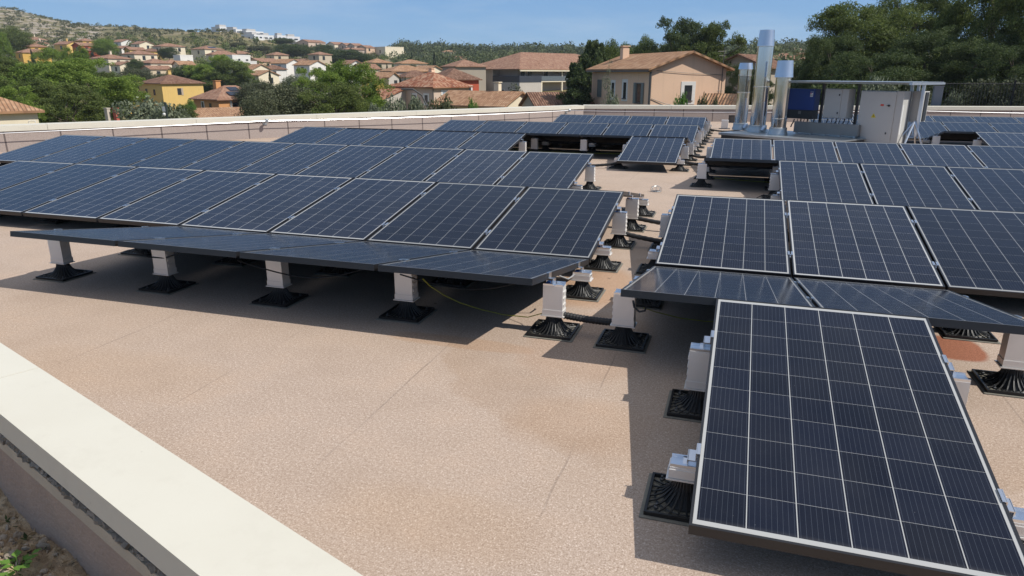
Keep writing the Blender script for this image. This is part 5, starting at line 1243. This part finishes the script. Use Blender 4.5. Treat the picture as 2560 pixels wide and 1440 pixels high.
TR = [
 # big pines on the left
 ('dense0', 'bright', 212, 146, 225, 78, 'largest spreading pine on the left, above the yellow house'), ('dense1', 'bright', 105, 156, 200, 88, 'wide dark green pine left of the largest left pine'), ('dense0', 'pine', 18, 142, 175, 92, 'broad pine cut by the left edge of the photo'),
 ('dense1', 'bright', 200, 117, 78, 150, 'light green pine crown rising behind the big left pines'), ('pine2', 'bright', 134, 120, 85, 165, 'second light green pine crown, left of the one behind the big pines'), ('pine0', 'bright', 6, 78, 68, 185, 'tall light pine at the left edge above the ochre houses'), ('round0', 'pine', 50, 66, 80, 260, 'dark pine on the slope below the rocky hilltop'),
 ('cypress', 'cypress', 88, 122, 13, 175, 'single cypress in front of the long ochre house', 'cypress'), ('round1', 'bright', 272, 97, 56, 275, 'round green tree beside the vivid red house'), ('dense0', 'pine', 262, 180, 120, 84, 'darker pine bulging out of the right side of the big left pines'),
 ('dense1', 'pine', 55, 196, 180, 68, 'low dark pine in front of the left edge pine'), ('dense0', 'pine', 150, 208, 190, 64, 'low dark pine under the largest left pine'), ('dense0', 'bright', 20, 215, 120, 60, 'bright low pine above the cream house at the left edge'),
 ('dense0', 'bright', 548, 138, 135, 165, 'broad middle pine behind the orange house'), ('dense1', 'pine', 578, 152, 120, 158, 'darker pine in front of the broad middle pine'), ('pine2', 'bright', 520, 162, 80, 162, 'light pine at the left of the broad middle pine'), ('round0', 'dark', 462, 163, 78, 165, 'dark tree at the left shoulder of the middle pine'), ('round1', 'dolive', 340, 170, 80, 165, 'dusky tree beside the bright yellow house'), ('pine2', 'bright', 600, 176, 70, 160, 'light pine at the right shoulder of the middle pine'), ('round0', 'shrub', 410, 184, 90, 170, 'grey-green tree just behind the bright yellow house roof'), ('round1', 'dolive', 640, 205, 100, 110, 'dusky oak right behind the orange house'),
 ('shrub0', 'olive', 345, 203, 60, 168, 'pale olive tree left of the bright yellow house wall'),
 ('shrub0', 'olive', 345, 250, 150, 50, 'silvery olive tree behind the left parapet, left one'), ('shrub1', 'olive', 400, 260, 120, 48, 'silvery olive tree behind the left parapet, by the camera mast'), ('round0', 'fresh', 466, 249, 26, 100, 'small fresh green tree between yellow and orange houses'), ('shrub1', 'pine', 442, 262, 60, 95, 'green hedge at the foot of the yellow house', 'hedge', 'hedge'),
 ('round0', 'dolive', 705, 211, 180, 56, 'big dusky holm oak behind the left parapet'), ('round1', 'dolive', 640, 238, 100, 50, 'lower dusky holm oak hiding part of the orange house'), ('shrub0', 'dolive', 770, 220, 130, 58, 'dusky bush between the holm oak and the bright pine', 'bush', 'bush'),
 ('dense1', 'bright', 868, 156, 185, 62, 'bright green pine in the middle of the photo'), ('dense0', 'bright', 785, 170, 120, 72, 'bright pine at the left of the middle bright pine'), ('dense0', 'pine', 840, 205, 190, 56, 'darker lower boughs of pine beside the bright pine'), ('round1', 'olive', 738, 190, 70, 85, 'pale olive tree behind the holm oak'),
 ('cypress', 'cypress', 674, 176, 12, 165, 'cypress standing before the low cream gable', 'cypress'), ('cypress', 'cypress', 912, 172, 8, 170, 'left one of the two cypresses right of the bright pine', 'cypress'), ('cypress', 'cypress', 920, 168, 10, 168, 'right one of the two cypresses right of the bright pine', 'cypress'),
 ('cypress', 'cypress', 968, 158, 9, 200, 'cypress beside the tiled house left of the hip-roofed cream house', 'cypress'), ('cypress', 'cypress', 973, 181, 8, 150, 'cypress next to the grey gable with a pale roof', 'cypress'), ('cypress', 'cypress', 1031, 128, 6, 300, 'far slim cypress at the foot of the woodland', 'cypress'), ('cypress', 'cypress', 1087, 128, 10, 260, 'tall dark cypress on the slope before the rocks', 'cypress'),
 ('cypress', 'cypress', 1000, 190, 8, 140, 'short cypress left of the dark hip-roofed cream house', 'cypress'), ('cypress', 'cypress', 1012, 188, 7, 138, 'short cypress in front of the dark hip-roofed cream house', 'cypress'), ('round1', 'dark', 935, 158, 42, 210, 'dark round tree between two cypress groups'), ('round0', 'shrub', 1033, 161, 30, 215, 'round clipped bush before the hip-roofed cream house', 'bush', 'bush'),
 ('round0', 'dark', 713, 95, 52, 430, 'round dark tree below the hilltop estate'), ('round1', 'dark', 738, 110, 92, 350, 'wide dark tree on the slope under the ridge terraces'), ('round0', 'dark', 812, 111, 48, 400, 'dark tree before the long beige terrace'), ('round1', 'dark', 862, 124, 100, 300, 'wide dark tree group over the bright pine'), ('round0', 'dark', 905, 134, 60, 300, 'dark tree at the right of the wide dark group'), ('round1', 'shrub', 655, 114, 60, 360, 'light tree below the lower white block'), ('round0', 'shrub', 602, 106, 44, 370, 'light tree below the track to the estate'), ('round1', 'dark', 825, 122, 60, 320, 'dark tree beside the plain grey-cream house'),
 ('round1', 'dark', 428, 118, 44, 280, 'dark leafy tree before the wide hip-roofed cream house'), ('cypress', 'cypress', 402, 122, 7, 270, 'cypress left of the dark leafy tree on the hillside', 'cypress'), ('cypress', 'cypress', 596, 126, 7, 290, 'small cypress next to the far pink house', 'cypress'), ('round0', 'dark', 340, 148, 42, 215, 'dark shrub between the cream houses by the big pines'), ('round1', 'dark', 490, 74, 16, 440, 'lone dark bush on the hill crest left of the estate', 'bush', 'bush'), ('round0', 'shrub', 545, 95, 22, 420, 'bush on the slope under the second white block', 'bush', 'bush'),
 ('shrub0', 'olive', 985, 246, 76, 44, 'silvery shrub behind the parapet left of the street lamp', 'shrub', 'shrub'), ('shrub1', 'olive', 1035, 244, 70, 44, 'silvery shrub behind the parapet at the street lamp', 'shrub', 'shrub'), ('shrub0', 'shrub', 1108, 247, 90, 42, 'dull green shrub behind the parapet right of the street lamp', 'shrub', 'shrub'), ('shrub1', 'fresh', 1180, 249, 30, 42, 'bright green leafy shoot poking over the left parapet', 'shrub', 'shrub'), ('shrub1', 'olive', 930, 262, 60, 46, 'silvery shrub at the foot of the bright pine', 'shrub', 'shrub'),
 ('conifer', 'dark', 1478, 102, 118, 66, 'dark pointed conifer left of the pink house'), ('conifer', 'dark', 1442, 158, 120, 60, 'lower dark conifer in front of the apartment building'), ('conifer', 'dark', 1502, 108, 60, 70, 'narrow dark conifer touching the pointed one'), ('round0', 'pine', 1528, 102, 58, 76, 'green tree behind the left end of the pink house roof'), ('pine1', 'pine', 1604, 92, 84, 80, 'pine with a tufted top behind the pink house ridge'), ('round1', 'pine', 1570, 112, 70, 84, 'low green tree behind the pink house chimney'),
 ('dense0', 'dark', 1692, 46, 165, 76, 'left half of the twin pines behind the pink house'), ('dense0', 'pine', 1774, 57, 150, 74, 'right half of the twin pines behind the pink house'), ('dense1', 'pine', 1735, 72, 150, 80, 'lower pine filling behind the twin pines'), ('sapling', 'olive', 1522, 148, 40, 44, 'slender birch sapling in front of the pink house'), ('shrub0', 'olive', 1535, 238, 46, 43, 'small grey shrub at the foot of the sapling', 'shrub', 'shrub'),
 ('shrub1', 'fresh', 1708, 236, 44, 40, 'leafy green shrub below the pink gable window', 'shrub', 'shrub'), ('shrub0', 'shrub', 1762, 242, 36, 40, 'thin shrub right of the leafy one at the pink gable', 'shrub', 'shrub'), ('shrub1', 'shrub', 1795, 246, 30, 40, 'low shrub in front of the small tiled lean-to', 'shrub', 'shrub'),
 ('pine0', 'dark', 1852, 160, 90, 62, 'dark tree behind the leftmost flue'), ('conifer', 'dark', 1905, 150, 70, 60, 'dark conifer seen between the flues'), ('conifer', 'dark', 2022, 138, 100, 46, 'dark conifer just right of the right-hand flue'), ('pine1', 'dark', 1985, 168, 90, 50, 'dark bush tree behind the right-hand flue cowl'), ('round1', 'dark', 1842, 120, 36, 260, 'distant dark tree on the horizon left of the tallest flue'), ('round0', 'dark', 1936, 119, 28, 240, 'distant dark tree on the horizon right of the tallest flue'),
 ('bigpine0', 'pine', 2165, 6, 270, 48, 'huge rounded pine, leftmost of the big right pines'), ('bigpine1', 'pine', 2262, -50, 210, 53, 'tall pine rising behind the leftmost big right pine'), ('bigpine1', 'dark', 2085, 88, 150, 44, 'dark lower pine at the left foot of the big right pines'), ('bigpine0', 'dark', 2310, 70, 210, 40, 'dark lower pine behind the canopy'), ('conifer', 'pine', 2345, 10, 46, 62, 'thin pointed tree in the gap between the big right pines'),
 ('bigpine1', 'pine', 2462, -110, 235, 41, 'tall pine at the right edge, with sky to its left'), ('bigpine0', 'pine', 2600, -70, 230, 37, 'pine cut by the right edge of the photo'), ('bigpine0', 'dark', 2430, 90, 230, 37, 'dark lower pine behind the black picket fence'), ('bigpine1', 'dark', 2200, 130, 230, 37, 'dark undergrowth pine straight behind the equipment'), ('bigpine1', 'dark', 2545, 110, 200, 34, 'dark lower pine behind the right end of the fence'),
 ('shrub0', 'olive', 2395, 230, 46, 31, 'pale rounded shrub right behind the fence end', 'shrub', 'shrub'), ('shrub1', 'dolive', 2465, 200, 110, 31, 'dusky olive shrub behind the middle of the fence', 'shrub', 'shrub'), ('shrub0', 'dolive', 2548, 196, 110, 30, 'dusky olive shrub behind the fence at the right edge', 'shrub', 'shrub'), ('shrub1', 'olive', 2205, 196, 90, 31, 'silvery shrub glimpsed under the canopy roof', 'shrub', 'shrub'), ('shrub0', 'dolive', 2300, 205, 100, 31, 'dusky shrub behind the canopy right end', 'shrub', 'shrub'), ('shrub1', 'dark', 2090, 205, 130, 32, 'dark hedge behind the inverter', 'hedge', 'hedge'),
]
for t in TR: tree(*t)
# far pine wood on the skyline and scrub on the slopes: uncountable, each one object
def scatter_stuff(name, mt, n, sampler, seed, leaves, leafsize):
    rng = np.random.default_rng(seed); C = []; N = []; S = []
    for i in range(n):
        x, y, w_, h = sampler(rng); z = ground_z(x, y); v = rng.normal(size=(leaves, 3)); v /= np.linalg.norm(v, axis=1)[:, None]
        q = rng.uniform(.3, 1.1, leaves)[:, None]**.5; C.append(np.array([x, y, z+h*.5])+v*q*np.array([w_*.5, w_*.5, h*.55])*(1+.25*np.sin(v[:, :1]*5+i))); N.append(v); S.append(leafsize*w_*rng.uniform(.6, 1.4, leaves))
    o = link(name, quads_mesh(name, np.concatenate(C), np.concatenate(N), np.concatenate(S), .6, rng, mt)); o['kind'] = 'stuff'; return o
def polar(rng, p0, p1, d0, d1, w0, w1, hr):
    px = rng.uniform(p0, p1); D = rng.uniform(d0, d1); p = at(px, 182, D); w_ = rng.uniform(w0, w1); return p.x, p.y, w_, w_*hr*rng.uniform(.7, 1.3)
scatter_stuff('far_pine_wood', LEAF['far'], 620, lambda g: polar(g, 985, 2080, 420, 680, 6, 11, .62), 21, 110, .075)
scatter_stuff('hillside_wood', LEAF['far'], 260, lambda g: polar(g, 985, 1460, 250, 420, 3, 7, .7), 22, 110, .08)
scatter_stuff('skyline_wood', LEAF['far'], 150, lambda g: polar(g, 1790, 2070, 110, 400, 2.5, 6, .7), 27, 110, .08)
scatter_stuff('hill_scrub', LEAF['shrub'], 2000, lambda g: polar(g, -60, 960, 330, 620, 1.0, 3.4, .5), 23, 30, .16)
scatter_stuff('slope_bushes', LEAF['pine'], 330, lambda g: polar(g, -40, 1000, 185, 420, 1.8, 4.6, .75), 24, 90, .10)
scatter_stuff('valley_bushes', LEAF['dolive'], 130, lambda g: polar(g, 560, 1300, 95, 210, 1.6, 3.2, .7), 25, 150, .07)
scatter_stuff('bank_undergrowth', LEAF['dark'], 120, lambda g: polar(g, 1990, 2720, 37, 60, 2., 4.2, .8), 26, 700, .026)
# weed by the near parapet
q = on_z(46, 1425, -.22); r = empty('weed', (q.x, q.y, -.24)); rg = random.Random(2)
for k in range(14):
    a = k*2.4; rr = rg.uniform(.015, .055); hh = rg.uniform(.03, .075); tip = Vector((math.cos(a)*rr, math.sin(a)*rr, hh)); d = Vector((math.cos(a), math.sin(a), .25)); sd = Vector((-math.sin(a), math.cos(a), 0)); s = rg.uniform(.016, .026)
    m = MB(); m.quad(tip-d*.2*s, tip+d*s*.7+sd*s*.75, tip+d*s*1.9-Vector((0, 0, s*.3)), tip+d*s*.7-sd*s*.75); m.tube([(0, 0, 0), tip*.6+Vector((0, 0, .01)), tip], .0015, 4); m.build('leaf', LEAF['fresh'], r)
tag(r, 'small bright green weed in the soil at the lower left corner', 'weed')
# ------------------------------------------------------------------ air
m = MB(); m.box(-930, 930, -930, 930, -9, 90); hz = m.build('haze', None); hz['kind'] = 'stuff'
hm = bpy.data.materials.new('haze_air'); hm.use_nodes = True; n, l = nt(hm); n.remove(n['Principled BSDF'])
pv = n.new('ShaderNodeVolumePrincipled'); pv.inputs['Color'].default_value = (.80, .88, 1., 1); pv.inputs['Density'].default_value = .00020; pv.inputs['Anisotropy'].default_value = .2
l.new(pv.outputs[0], n['Material Output'].inputs['Volume']); hz.data.materials.append(hm)
